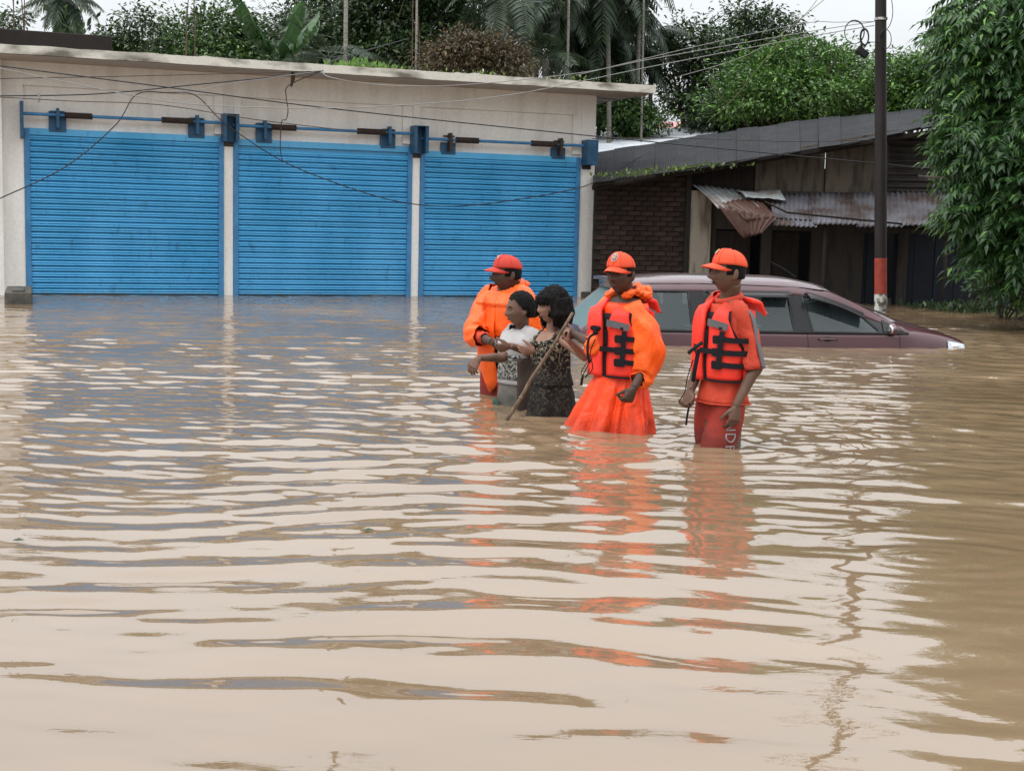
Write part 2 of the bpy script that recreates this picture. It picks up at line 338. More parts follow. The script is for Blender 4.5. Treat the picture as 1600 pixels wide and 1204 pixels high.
# shutters: each has its guide rails, slats one by one, axle, springs and bracket plates
def slat_mesh(L):
    prof = [(.004, -.003), (-.018, .002), (-.036, .005), (-.042, .012), (-.036, .022), (-.019, .0335), (-.028, .037), (-.036, .042), (-.038, .050), (-.030, .062), (-.010, .072), (.008, .084)]
    mb = MB(); rows = [[(s, o, z) for (o, z) in prof] for s in np.linspace(0, L, 7)]
    mb.grid([[(Vector((U.x, U.y, 0)) * s + N * o + Vector((0, 0, z))) for s, o, z in r] for r in rows]); return mb
PITCH_S = .0885
for k, (a, b, zt) in enumerate(SH):
    g = MB(); fbox(g, a + .04, b - .04, .046, .054, -.8, zt - .12)
    sh = mk('roller_shutter', g, m_slat, shop, origin=F(a, 0, 0))
    for e0, e1 in ((a + .002, a + .085), (b - .085, b - .002)): mk('guide_rail', fbox(MB(), e0, e1, -.03, .045, -.8, zt - .02), m_frame2, sh, bevel=.006)
    L = b - a - .13; base = None; nsl = int((zt - .1 + .8) / PITCH_S)
    for j in range(nsl):
        z = -.8 + .02 + j * PITCH_S; o = F(a + .065, .03 + .004 * noise.noise((k * 3.3, z * 2, 0)), z)
        if z < -.25: continue
        if base is None: base = mk('slat', MB().add([Vector(v) + o for v in slat_mesh(L).v], slat_mesh(L).f), m_slat, sh, origin=o, smooth=True, autos=50)
        else: inst('slat', base, sh, o + Vector((0, 0, .0015 * random.uniform(-1, 1))))
    top = MB(); fbox(top, a + .01, b - .01, -.012, .05, zt - .115, zt - .012); mk('top_band', top, m_slat, sh, bevel=.004)
    zc = zt + [.20, .20, .19][k]
    ax = MB().tube([F(a - .02, -.10, zc), F(b + .02, -.10, zc)], .024, 12); mk('axle', ax, m_frame2, sh, smooth=True, autos=50)
    ax2 = MB().tube([F(a - .02, -.05, zc - .012), F(b + .02, -.05, zc - .012)], .012, 8); mk('tie_rod', ax2, m_frame, sh, smooth=True)
    for q, (c0, c1) in enumerate([(.60, 1.02), (b - a - 1.0, b - a - .50)]):
        sp_ = MB(); n = 26
        for i in range(n):
            s0 = a + c0 + (c1 - c0) * i / n; s1 = s0 + (c1 - c0) / n
            sp_.tube([F(s0, -.10, zc), F(s0 + (s1 - s0) * .3, -.10, zc), F(s0 + (s1 - s0) * .7, -.10, zc), F(s1, -.10, zc)], [.040, .052, .052, .040], 12, cap=False)
        mk('spring_barrel', sp_, m_dark, sh, smooth=True)
        s_ = a + (c0 - .10 if q == 0 else c1 + .06)
        br = MB(); fbox(br, s_ - .13, s_ + .13, -.02, .05, zt - .06, zt + (.26 if k < 2 else .14)); pl = mk('bracket_plate', br, m_frame, sh, bevel=.004)
        b2_ = MB(); fbox(b2_, s_ - .022, s_ + .022, -.17, -.021, zt - .0, zt + .3); fbox(b2_, s_ - .1, s_ + .1, -.045, -.021, zt + .235, zt + .265)
        b2_.tube([F(s_ - .03, -.1, zc), F(s_ + .03, -.1, zc)], .075, 14); mk('hub', b2_, m_frame if k < 2 else m_dark, sh, autos=40)
def housing(s, w_, z0, z1, op=True):
    b = MB(); fbox(b, s - w_ / 2, s - w_ / 2 + .02, -.30, -.001, z0, z1); fbox(b, s + w_ / 2 - .02, s + w_ / 2, -.30, -.001, z0, z1)
    fbox(b, s - w_ / 2 + .02, s + w_ / 2 - .02, -.06, -.003, z0, z1)
    fbox(b, s - w_ / 2 + .02, s + w_ / 2 - .02, -.30, -.06, z1 - .015, z1 - .002)
    if op: fbox(b, s - w_ / 2 + .02, s - w_ / 2 + .05, -.30, -.06, z0, z1 - .016); fbox(b, s + w_ / 2 - .05, s + w_ / 2 - .02, -.298, -.06, z0, z1 - .016)
    else: fbox(b, s - w_ / 2 + .02, s + w_ / 2 - .02, -.299, -.28, z0, z1 - .016)
    o = mk('bearing_box', b, m_frame, shop, bevel=.004)
    mk('grease_stain', fbox(MB(), s - w_ / 2 + .01, s + w_ / 2 - .01, -.02, -.001, z0 - .07, z0 - .002), m_dark, shop, bevel=.02)
housing(3.10, .25, 2.50, 2.94); housing(6.30, .25, 2.44, 2.90); housing(9.47, .2, 2.36, 2.80, False)
mk('end_plate', fbox(MB(), -.115, -.065, -.22, -.001, 2.42, 2.98), m_frame, shop, bevel=.004)
# roof weeds, moss and things on the roof
m_moss = leafm('moss_green', (.09, .14, .03), (.16, .22, .05))
m_weed = leafm('weed_green', (.10, .20, .04), (.16, .30, .06))
def tufts(spots, n, size, mat, name, parent=None, kind=None, label=None, cat=None):
    mb = MB()
    for (c, rad) in spots:
        for i in range(n):
            p = Vector(c) + Vector((random.gauss(0, rad[0]), random.gauss(0, rad[1]), 0)) ; h = size * random.uniform(.4, 1.2)
            d = Vector((random.gauss(0, .5), random.gauss(0, .5), 1)).normalized(); s = d.cross(Vector((random.gauss(0, 1), random.gauss(0, 1), 0))).normalized() * h * random.uniform(.12, .3)
            z0 = Vector((0, 0, abs(random.gauss(0, rad[2]))))
            mb.add([p + z0, p + z0 + d * h * .5 + s, p + z0 + d * h, p + z0 + d * h * .5 - s], [(0, 1, 2, 3)])
    o = mk(name, mb, mat, parent); tag(o, label, cat, kind=kind); return o
tufts([(F(s, -.7, ZT + .13), (.35, .1, .03)) for s in (5.6, 7.1, 8.8)], 60, .07, m_moss, 'moss', shop, 'stuff')
tufts([(F(5.05, -.3, ZT + .14), (.20, .15, .05)), (F(5.45, -.3, ZT + .14), (.18, .15, .03))], 150, .12, m_weed, 'weed', shop, 'stuff')
m_black = pm('tarred_board', (.012, .009, .008), .85, c2=(.018, .013, .011), vs=5, bump=.004, bs=25)
pb = MB(); fbox(pb, -3.0, 1.30, .3, .42, ZT + .142, ZT + .50)
o = mk('roof_parapet', pb, m_black, None, origin=F(0, .3, ZT + .14), bevel=.02); tag(o, 'low blackened wall standing on the left end of the flat roof', 'wall')
m_rust = pm('rusty_rebar', (.10, .06, .045), .85, c2=(.05, .03, .025), vs=30)
def rebars(s, o_, hs, lab):
    t = thing('rebar_bundle', lab, 'rebar', F(s, o_, ZT + .14), 'bundles of bare rebar standing on the flat roof')
    for i, h in enumerate(hs):
        ds = (i % 2) * .14; do = (i // 2) * .14; b = random.uniform(-.06, .06)
        mk('rod', MB().tube([F(s + ds, o_ + do, ZT + .141), F(s + ds + b * .3, o_ + do, ZT + .14 + h * .6), F(s + ds + b, o_ + do, ZT + .14 + h)], .008, 6), m_rust, t)
rebars(-.15, .7, [1.4, 1.1, 1.3, 1.2], 'bundle of bare rebar rods behind the blackened roof wall, leftmost on the roof')
rebars(2.55, .9, [1.0, 1.5, 1.2, .9], 'bundle of bare rebar rods on the roof above the left shutter')
rebars(6.55, 1.2, [1.5, 1.1], 'pair of bare rebar rods on the roof above the pier between middle and right shutters')
# concrete kerb block at the left pier
cb = MB(); R_ = Matrix.Translation(G(50, 476)) @ Matrix.Rotation(.33, 4, 'Z')
cb.box((-.36, 0, -.8), (0, 1.9, .17), R_); o = mk('concrete_block', cb, m_conc, None, origin=G(50, 476), bevel=.015)
tag(o, 'dark wet concrete block in the water beside the left end of the shop wall', 'concrete block')
mk('broken_top', MB().box((-.26, .1, .165), (-.1, .9, .20), R_), m_conc, o, bevel=.015)
cb = MB(); R2 = Matrix.Translation(G(925, 465)) @ Matrix.Rotation(.36, 4, 'Z'); cb.box((-.14, 0, -.8), (.16, .3, .1), R2)
o = mk('stone_block', cb, m_conc, None, origin=G(925, 465), bevel=.02); tag(o, 'small mossy stone block at the foot of the right end of the shop wall', 'stone block')

# ================================================================== OLD BRICK HOUSE
HB = Vector((3.0, 25.0, -.8))
house = thing('brick_house', 'old low brick house with sagging dark sheet roof and rusty awning, half under water', 'house', HB)
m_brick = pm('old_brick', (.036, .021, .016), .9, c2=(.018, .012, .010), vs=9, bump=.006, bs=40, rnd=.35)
m_mort = pm('mortar', (.022, .018, .015), .95, bump=.004)
m_roofd = pm('dark_roof_sheet', (.024, .025, .029), .85, c2=(.011, .012, .014), vs=3.5, bump=.004, bs=12, rnd=.2)
m_beige = streak_mat('stained_plaster', (.105, .082, .060), (.032, .025, .019), .9, (.09, .07, .05), 3)  # stained, and base lowered to hold overhang and tree shade
m_wood = pm('dark_wood', (.018, .013, .010), .85, c2=(.009, .007, .006), vs=4, sc=(6, 6, .6), bump=.003, bs=20)  # wood colour also carries the shade lying on the house
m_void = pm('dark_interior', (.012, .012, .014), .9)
def corr_mat(name, base, rust, amt):
    m, n, p = nodes(name)
    t = tex(n, 'ShaderNodeTexNoise', 2.6, 7, sc=(1, 1, 1)); f = ramp(n, t.outputs[0], [(max(0, .62 - amt), 0.0), (.86 - amt, 1.0)])
    c = mixc(n, f, base, rust); t2 = tex(n, 'ShaderNodeTexNoise', 30, 5); c = mixc(n, 1.0, c, ramp(n, t2.outputs[0], [(.3, .7), (.7, 1.15)]), 'MULTIPLY')
    n.links.new(c, p.inputs['Base Color']); p.inputs['Roughness'].default_value = .55; p.inputs['Metallic'].default_value = .15
    bumpn(n, p, t2.outputs[0], .003); return m
m_corr = corr_mat('grey_tin', (.13, .13, .15), (.06, .04, .034), .22)
m_corr_r = corr_mat('rusty_tin', (.12, .085, .072), (.075, .032, .022), .42)
m_corr_l = corr_mat('pale_tin', (.34, .36, .36), (.16, .10, .07), .15)
HY = 25.0
def fr(px, py, d=0): return P(px, py, HY + d)
# brick wall: bricks one by one over a mortar core
x0, x1 = fr(925, 460).x, fr(1068, 460).x; zt0, zt1 = fr(932, 283).z, fr(1068, 268).z
core = MB(); vs = [(x0, HY, -.8), (x1, HY, -.8), (x1, HY, zt1 + .05), (x0, HY, zt0 + .05)]
core.add(vs + [(a, b + .22, c) for a, b, c in vs], [(0, 1, 2, 3), (7, 6, 5, 4), (0, 4, 5, 1), (1, 5, 6, 2), (2, 6, 7, 3), (3, 7, 4, 0)])
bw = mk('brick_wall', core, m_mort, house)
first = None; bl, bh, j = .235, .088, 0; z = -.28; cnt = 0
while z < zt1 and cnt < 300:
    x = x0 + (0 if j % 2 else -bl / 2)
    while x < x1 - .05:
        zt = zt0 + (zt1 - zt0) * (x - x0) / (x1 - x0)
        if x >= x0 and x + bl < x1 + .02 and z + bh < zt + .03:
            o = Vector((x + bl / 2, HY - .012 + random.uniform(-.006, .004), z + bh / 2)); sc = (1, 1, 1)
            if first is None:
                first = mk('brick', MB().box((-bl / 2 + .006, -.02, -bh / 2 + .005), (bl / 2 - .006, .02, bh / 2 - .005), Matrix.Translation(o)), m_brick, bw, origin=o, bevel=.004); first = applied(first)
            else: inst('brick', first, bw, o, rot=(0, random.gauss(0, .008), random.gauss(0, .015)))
            cnt += 1
        x += bl
    z += bh; j += 1
mk('corner_post', MB().box((x1 - .03, HY - .12, -.8), (x1 + .06, HY - .02, zt1 + .1)), m_wood, house, bevel=.006)
# plastered pillar and front wall with dark openings
m_pillar = streak_mat('peeling_pillar', (.22, .19, .15), (.07, .05, .035), .9, (.09, .07, .05), 3)
px0, px1 = fr(1075, 400).x, fr(1108, 400).x
mk('plaster_pillar', MB().box((px0, HY - .1, -.8), (px1, HY + .2, 1.95)), m_pillar, house, bevel=.01)
xr = fr(1640, 400).x
m_under = streak_mat('shade_darkened_plaster', (.034, .027, .021), (.012, .010, .009), .8, None, 3)  # shade of the overhang and trees put into this darker plaster colour
fw = MB(); ztop = lambda px: fr(px, 283 - (px - 930) * .185).z
for (a, b, z0, z1) in [(1108, 1640, fr(1300, 362).z, fr(1300, 300).z)]:
    fw.box((fr(a, 400).x, HY + .05, z0), (fr(b, 400).x, HY + .2, z1))
for a, b in [(1108, 1118), (1190, 1206), (1268, 1350), (1404, 1420), (1552, 1640)]: fw.box((fr(a, 400).x, HY + .052, -.8), (fr(b, 400).x, HY + .19, fr(1300, 361.9).z))
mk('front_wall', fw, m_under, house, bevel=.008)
mk('door', MB().box((fr(1206, 0).x, HY + .10, -.8), (fr(1268, 0).x, HY + .14, fr(1300, 364).z)), m_wood, house, bevel=.005)
mk('door', MB().box((fr(1118, 0).x, HY + .10, -.8), (fr(1190, 0).x, HY + .14, fr(1300, 364).z)), m_wood, house, bevel=.005)
dk = pm('dark_blue_door', (.009, .013, .022), .6)
for a, b in [(1350, 1404), (1420, 1552)]:
    w_ = (fr(b, 0).x - fr(a, 0).x) / 4
    for i in range(4): mk('door_plank', MB().box((fr(a, 0).x + i * w_ + .005, HY + .12 + .01 * (i % 2), -.8), (fr(a, 0).x + (i + 1) * w_ - .005, HY + .16, fr(1300, 364).z)), dk, house, bevel=.004)
# upper gable wall (planks) and horizontal ribbed sheet at its right
gx = [1075, 1180, 1290, 1402]
for i in range(3):
    a, b = gx[i] + 1, gx[i + 1] - 1; za, zb = ztop(a) - .06, ztop(b) - .06; zl = fr(1300, 302).z
    m_ = MB(); A_ = fr(a, 300).x; B_ = fr(b, 300).x; yy = HY + .1 + .02 * (i % 2)
    m_.add([(A_, yy, zl), (B_, yy, zl), (B_, yy, max(zb, zl + .02)), (A_, yy, max(za, zl + .02)), (A_, yy + .08, zl), (B_, yy + .08, zl), (B_, yy + .08, max(zb, zl + .02)), (A_, yy + .08, max(za, zl + .02))],
           [(0, 1, 2, 3), (7, 6, 5, 4), (0, 4, 5, 1), (1, 5, 6, 2), (2, 6, 7, 3), (3, 7, 4, 0)])
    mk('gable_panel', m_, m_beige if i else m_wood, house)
m_corr_d = corr_mat('dark_grey_ribbed_sheet', (.05, .045, .042), (.028, .022, .02), .3)  # dark grey sheet with darker mottling
rb = MB(); zs = np.linspace(fr(1402, 298).z, fr(1402, 208).z, 73)
rows = []
for i, z in enumerate(zs):
    o = .02 * math.sin(i / 72 * 2 * math.pi * 9); rows.append([(fr(1403, 0).x, HY + .06 + o, z), (fr(1520, 0).x, HY + .06 + o, z), (fr(1640, 0).x, HY + .06 + o, z)])
mk('ribbed_wall_sheet', rb.grid(rows), m_corr_d, house, smooth=True, solid=.003)
# roof: long sheets side by side, slightly uneven, front edge turned down
E0, E1 = P(926, 284, 24.35), P(1470, 196, 24.6); R0, R1 = P(928, 241, 29.5), P(1470, 174, 29.5)
ns = 17
for i in range(ns):
    t0, t1 = i / ns, (i + 1.06) / ns; rows = []; nr = 7; du = random.uniform(-.012, .02); ov = random.uniform(-.12, .12)
    nb = 13
    for r in range(nr + 1):
        v = r / nr; row = []
        for c in range(nb * 2 + 1):
            t = t0 + (t1 - t0) * c / (nb * 2)
            p = E0.lerp(E1, t).lerp(R0.lerp(R1, t), v)
            sag = .10 * v * math.sin(math.pi * max(0, min(1, t)) ** 1.3) - .09 * math.sin(math.pi * t) * (1 - v) + .03 * noise.noise((t * 9, v * 3, 1)); nrm = .005 * (1 if c % 2 else -1)
            row.append(p + Vector((0, -ov * (1 - v), sag + nrm + du + .018 * (i % 2) + .022 * int(v * 2.9))))
        rows.append(row)
    mk('roof_sheet', MB().grid(rows), m_roofd, house, solid=.005)
for (a, b, off, rr) in [(E0, E1, -.10, .045), (E0.lerp(R0, .5), E1.lerp(R1, .5), -.12, .05)]:
    mk('purlin', MB().tube([a + Vector((0, .12, off)), b + Vector((0, .12, off))], rr, 6), m_wood, house)
mk('eave_board', MB().grid([[E0 + Vector((0, -.02, -.09)), E1 + Vector((0, -.02, -.12))], [E0 + Vector((0, -.02, -.03)), E0.lerp(E1, 1) + Vector((0, -.02, -.05))]]), m_wood, house, solid=.02)
mk('ridge_capping', MB().tube([P(1280, 191, 29.4), P(1330, 186, 29.4), P(1390, 181, 29.4), P(1470, 172, 29.4)], .05, 8, flat=((0, 0, 1), .6)), pm('weathered_ridge', (.22, .22, .19), .9, bump=.02, bs=10), house)
mk('side_wall', MB().box((x0, HY + .23, -.8), (x0 + .2, 29.5, 2.0)), m_mort, house)
mk('back_wall', MB().box((x0, 29.5, -.8), (xr, 29.7, 2.6)), m_mort, house)
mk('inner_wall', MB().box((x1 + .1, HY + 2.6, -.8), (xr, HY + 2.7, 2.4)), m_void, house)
tufts([(P(960 + 22 * i, 280 - i * 2.2, 24.5) + Vector((0, 0, .02)), (.25, .12, .015)) for i in range(9)], 55, .085, m_moss, 'creeping_weed', house, 'stuff')
# awning of corrugated sheets
def corr(p00, p10, p01, p11, ribs, amp, name, mat, bend=0, parent=house, torn=0):
    rows = []; nc = ribs * 6
    for r in range(9):
        v = r / 8; row = []
        for c in range(nc + 1):
            t = c / nc; p = Vector(p00).lerp(Vector(p10), t).lerp(Vector(p01).lerp(Vector(p11), t), v)
            w_ = amp * math.sin(2 * math.pi * ribs * t); j = torn * noise.noise((t * 7, r * .6, ribs)) if r == 8 else 0
            row.append(p + Vector((0, -.35 * w_ + j, w_ + bend * math.sin(math.pi * v) * (1 - t) + .02 * noise.noise((t * 3, v * 2, amp * 90)))))
        rows.append(row)
    return mk(name, MB().grid(rows), mat, parent, smooth=True, solid=.003)
AY, AF = HY + .0, HY - 1.1
xs = [1205, 1268, 1335, 1402, 1468, 1530]
for i in range(5):
    corr(P(xs[i] - 2, 302 - i * .6, AY + .02 * (i % 2)), P(xs[i + 1] + 6, 302 - i * .6, AY + .02 * (i % 2)), P(xs[i] + 3, 352 - (i % 2) * 3 + i * 1.2, AF + .03 * (i % 2)), P(xs[i + 1] + 8, 355 - (i % 2) * 4, AF), 9, .013, 'awning_sheet', m_corr, .03, torn=.06)
corr(P(1080, 288, AY - .05), P(1160, 296, AY - .02), P(1122, 326, AF + .3), P(1215, 345, AF + .1), 8, .014, 'awning_sheet', m_corr_l, .04)
tag(corr(P(1122, 322, AF + .2), P(1216, 338, AF), P(1160, 372, AF + .1), P(1190, 364, AF - .05), 8, .018, 'awning_sheet', m_corr_r, 0, torn=.1), 'rust brown corrugated sheet hanging down at the awning corner')
corr(P(1128, 318, AF + .25), P(1180, 306, AY - .1), P(1165, 345, AF + .05), P(1212, 338, AF), 7, .016, 'awning_sheet', m_corr_r, .05)
corr(P(1145, 300, AY - .15), P(1218, 296, AY - .1), P(1165, 308, AY - .5), P(1228, 312, AY - .45), 4, .004, 'loose_sheet', m_corr_l, .05)
for a, b in [((1170, 330), (1500, 353))]:
    mk('awning_beam', MB().tube([P(a[0], a[1], AF + .2) + Vector((0, 0, -.10)), P(b[0], b[1], AF + .2) + Vector((0, 0, -.10))], .03, 6), m_wood, house)
mk('loose_lath', MB().tube([P(1195, 315, AF + .35), P(1230, 332, AF + .05), P(1290, 338, AF - .02), P(1410, 350, AF - .03)], .018, 6), m_wood, house)
for px in (1290, 1480): mk('awning_post', MB().tube([P(px, 352, AF + .15), Vector((P(px, 352, AF + .15).x, AF + .15, -.8))], .035, 8), m_wood, house, smooth=True)

# sheds beyond
m_white = pm('white_roof_sheet', (.78, .80, .84), .6, c2=(.6, .62, .66), vs=2)
sh = thing('shed', 'shed with a pale sheet roof between the shop and the brick house', 'shed', (4.5, 34, -.8))
R_a, R_b, R_c, R_d = P(926, 240, 31), P(1110, 222, 31), P(1128, 197, 36), P(926, 204, 36)
mk('roof', MB().grid([[R_a, R_b], [R_d, R_c]]), m_white, sh, solid=.05)
mk('wall', MB().box((R_a.x + .1, 31.2, -.8), (R_b.x - .1, 35.8, 2.6)), m_beige, sh)
pk = thing('house', 'distant house with a pink sheet roof between the palm trunks', 'house', (8, 58, -.8))
a, b, c, d = P(1022, 207, 58), P(1088, 207, 58), P(1076, 190, 61), P(1030, 191, 61)
mk('roof', MB().grid([[a, b], [d, c]]), pm('pink_roof', (.62, .24, .27), .6), pk, solid=.08)
mk('wall', MB().box((a.x + .3, 58.3, -.8), (b.x - .3, 61, a.z)), m_wall, pk)

# ================================================================== UTILITY POLE
pb_ = G(1376, 488); PX, PY = pb_.x, pb_.y
pole = thing('utility_pole', 'dark steel utility pole with a red and white painted base behind the car', 'pole', (PX, PY, -.8))
m_pole = pm('pole_steel', (.026, .021, .020), .65, c2=(.016, .013, .013), vs=5, bump=.002, sc=(1, 1, .3))
m_red = pm('red_band', (.36, .055, .035), .6, c2=(.25, .045, .03), vs=9)
m_wh = pm('chipped_white_band', (.55, .54, .50), .7, c2=(.10, .09, .08), vs=9, lo=.42, hi=.52, bump=.003)
def polez(py): return P(1374, py, PY).z
lean = -.052
def pc(z): return Vector((PX + lean * z, PY, z))
zr0, zr1 = polez(459), polez(403)
mk('pole_shaft', MB().tube([pc(z) for z in np.linspace(zr1 + .001, 9.6, 8)], list(np.linspace(.098, .075, 8)), 18), m_pole, pole, smooth=True, autos=50)
mk('red_band', MB().tube([pc(zr0), pc(zr1)], .0985, 18), m_red, pole, smooth=True, autos=50)
mk('white_band', MB().tube([pc(-.8), pc(zr0 - .001)], .102, 18), m_wh, pole, smooth=True, autos=50)
for z in (8.2, 9.0):
    mk('cross_arm', MB().box((-.75, -.13, z - .04), (.75, -.07, z + .04), Matrix.Translation((PX + lean * z, PY, 0))), m_pole, pole, bevel=.005)
    for s in (-.65, 0.3, .65):
        mk('insulator', MB().tube([(PX + lean * z + s, PY - .1, z + .04), (PX + lean * z + s, PY - .1, z + .1), (PX + lean * z + s, PY - .1, z + .16)], [.03, .05, .02], 10), m_wh, pole, smooth=True)
mk('clamp', MB().tube([pc(polez(32)), pc(polez(28))], .104, 18), m_wh, pole, smooth=True, autos=50)
m_cable = pm('black_cable', (.015, .015, .016), .5)
m_cabw = pm('pale_cable', (.26, .26, .25), .6)
m_caby = pm('yellow_green_cable', (.30, .32, .12), .6)
def coil(cx, cy, rx, ry, n, Y, mat, lab, r=.007, tilt=0):
    pts = []; rr = random.Random(cx)
    for i in range(n * 20):
        w_ = 2 * math.pi * i / 20; k = 1 + .22 * math.sin(i * .31 + cx) * rr.uniform(.8, 1.2) * .5 + .012 * (i // 20)
        pts.append(P(cx + rx * k * math.cos(w_) + tilt * math.sin(w_), cy + ry * k * math.sin(w_), Y + .05 * math.sin(i * .4)))
    o = mk('cable_coil', MB().tube(pts, r, 6), mat, None, origin=pts[0], smooth=True); return tag(o, lab, 'cable', 'loose cable coils hung on the utility pole')
coil(1336, 52, 15, 18, 4, PY - .2, m_cable, 'loose coil of thin black cable hung on the left of the utility pole', .006)
coil(1351, 57, 6, 12, 9, PY - .22, m_cable, 'tight dark knot of cable against the left side of the utility pole', .011)
coil(1383, 60, 9, 15, 3, PY - .15, m_cable, 'loose loops of cable hanging on the right of the utility pole', .006)
bx = P(1347, 82, PY - .2); R3 = Matrix.Translation(bx) @ Matrix.Rotation(.6, 4, 'Y')
o = mk('junction_box', MB().box((-.1, -.05, -.055), (.1, .05, .055), R3), m_cable, None, origin=bx, bevel=.012); tag(o, 'small black cable box hanging tilted on the utility pole', 'cable box')
mk('lid', MB().box((-.09, -.058, -.045), (.09, -.05, .045), R3), m_cable, o, bevel=.003)
mk('hook', MB().tube([bx + Vector((0.02, 0, .05)), P(1356, 66, PY - .2), pc(P(1356, 66, PY).z)], .006, 6), m_cable, o)

# ================================================================== OVERHEAD CABLES
def cable(pts, r, mat, lab, k=8):
    q = [P(*p) for p in pts]; sm = [Vector(p) for p in spline([tuple(v) for v in q], k)]
    o = mk('overhead_cable', MB().tube(sm, r, 6), mat, None, origin=sm[0], smooth=True)
    return tag(o, lab, 'cable', 'cables strung in front of the shop')
cable([(-60, 94, 19.5), (0, 103, 19.6), (265, 137, 20), (520, 170, 20.6), (930, 213, 21.6), (1365, 255, 22.5), (1500, 267, 22.9), (1700, 280, 23.6)], .0085, m_cable, 'long black cable falling left to right across shop front and pole')
cable([(-60, 95, 19.2), (0, 107, 19.3), (180, 144, 19.7), (300, 163, 20), (480, 169, 20.4), (620, 165, 20.8), (800, 148, 21.2), (1024, 103, 21.8), (1240, 62, 22.3), (1366, 40, 22.5)], .0062, m_cabw, 'white cable sagging under the eave and rising to the pole')
KN = F(4.42, -.93, ZT + .02)
def knotpt(): d = KN - Vector((0, 0, HC)); return d
def toP(v):                              # world -> photo pixel, for cables that start on built things
    x, y, z = v.x, v.y, v.z - HC; c, s = math.cos(PITCH), math.sin(PITCH); d = y * c - z * s; u = y * s + z * c
    cr, sr = math.cos(ROLL), math.sin(ROLL); X = x * cr + u * sr; Uu = -x * sr + u * cr
    return 800 + FPX * X / d, 602 - FPX * Uu / d, v.y
kx, ky, kY = toP(KN)
cable([(kx, ky, kY), (520, 122, 21.8), (600, 133, 21.8), (720, 133, 21.9), (900, 115, 22.1), (1020, 92, 22.2), (1250, 52, 22.4), (1366, 34, 22.5)], .0062, m_cabw, 'white cable from the eave knot dipping and rising to the pole')
cable([(-60, 150, 20.2), (0, 150, 20.3), (150, 147, 20.6), (300, 133, 21), (kx, ky, kY), (520, 95, 24), (640, 60, 28)], .0085, m_cable, 'black cable running from left edge up to the eave knot')
cable([(-60, 124, 20.4), (0, 123, 20.5), (250, 118, 21), (kx, ky, kY)], .006, m_dark, 'thin brown cable just below the roof edge at left')
cable([(-60, 150, 20), (0, 152, 20.1), (110, 158, 20.3), (250, 164, 20.6), (400, 187, 21), (560, 206, 21.4)], .006, m_dark, 'thin dark cable sloping past the first bearing box')
cable([(kx, ky, kY), (380, 128, 21.2), (300, 142, 20.9), (213, 147, 20.7)], .0045, m_cabw, 'thin pale cable from the eave knot down to the left loop')
cable([(-60, 338, 19), (0, 310, 19.2), (100, 262, 19.6), (180, 196, 20), (213, 148, 20.3), (262, 145, 20.5), (305, 149, 20.7), (345, 188, 21), (372, 208, 21.2), (450, 256, 21.6), (560, 298, 22), (640, 318, 22.4), (720, 322, 22.8), (800, 313, 23.2), (890, 297, 23.6), (935, 282, 23.9), (1003, 244, 24.1)], .008, m_cable, 'black wire looping low in front of all three blue shutters')
cable([(kx, ky, kY), (452, 133, kY - .02), (447, 150, kY), (450, 172, kY), (447, 187, kY), (440, 191, kY), (438, 232, kY + .05), (442, 254, kY + .05)], .008, m_dark, 'frayed cord hanging down from the eave knot', 4)
cable([(1365, 34, PY - .1), (1310, 35, 22.4), (1255, 37, 22.2), (1100, 70, 21.5), (900, 118, 21)], .005, m_cabw, 'pale wire leaving the pole to the left below its clamp')
cable([(1104, 192, 27), (1150, 150, 25.5), (1200, 88, 24), (1250, 32, 22.8), (1300, -10, 22)], .0055, m_caby, 'yellow green wire slanting down behind the grey tree')
cable([(1060, 120, 24), (1170, 85, 23.4), (1250, 30, 22.8), (1285, -12, 22.4)], .005, m_cabw, 'pale wire rising to the top edge left of the pole')
cable([(1392, -8, PY), (1395, 20, PY), (1390, 40, PY), (1378, 54, PY)], .006, m_cable, 'short dark wire loop on the right of the pole top', 6)
cable([(925, 217, 23.5), (1065, 216, 23.9), (1230, 221, 24), (1362, 219, 23.9)], .007, m_dark, 'thin dark wire lying along the roof of the brick house')
ins = MB().tube([P(61 + 0, 146, 20.4), P(61, 160, 20.4)], .018, 8); o = mk('cable_tag', ins, m_cabw, None, origin=P(61, 146, 20.4)); tag(o, 'small white cable clip on the dark wires above the left shutter', 'cable clip')
ins = MB().tube([P(457, 111, kY), P(458, 122, kY), P(455, 136, kY)], [.02, .035, .015], 8); o = mk('cable_knot', ins, m_dark, None, origin=KN); tag(o, 'dark knot of cable ends tied at the roof edge', 'cable knot')
# ================================================================== TREES AND PLANTS
m_bark = pm('bark', (.11, .09, .07), .9, c2=(.05, .042, .034), vs=8, bump=.01, bs=25, sc=(2, 2, .5))
m_palmbark = pm('palm_bark', (.20, .19, .16), .85, c2=(.10, .095, .08), vs=6, sc=(1, 1, 6), bump=.006, bs=14)
m_lf_dark = leafm('dark_leaves', (.024, .048, .018), (.06, .105, .030))
m_lf_mid = leafm('mid_leaves', (.04, .09, .024), (.10, .18, .045))
m_lf_bright = leafm('bright_leaves', (.055, .13, .025), (.13, .26, .05))
m_lf_red = leafm('reddish_leaves', (.07, .055, .03), (.15, .10, .055))
m_lf_near = leafm('near_compound_leaves', (.032, .088, .028), (.11, .225, .055), vs=.6)
m_palm = leafm('palm_leaves', (.022, .045, .022), (.05, .085, .035))
m_banana = leafm('banana_leaves', (.035, .09, .03), (.08, .17, .06), .4)
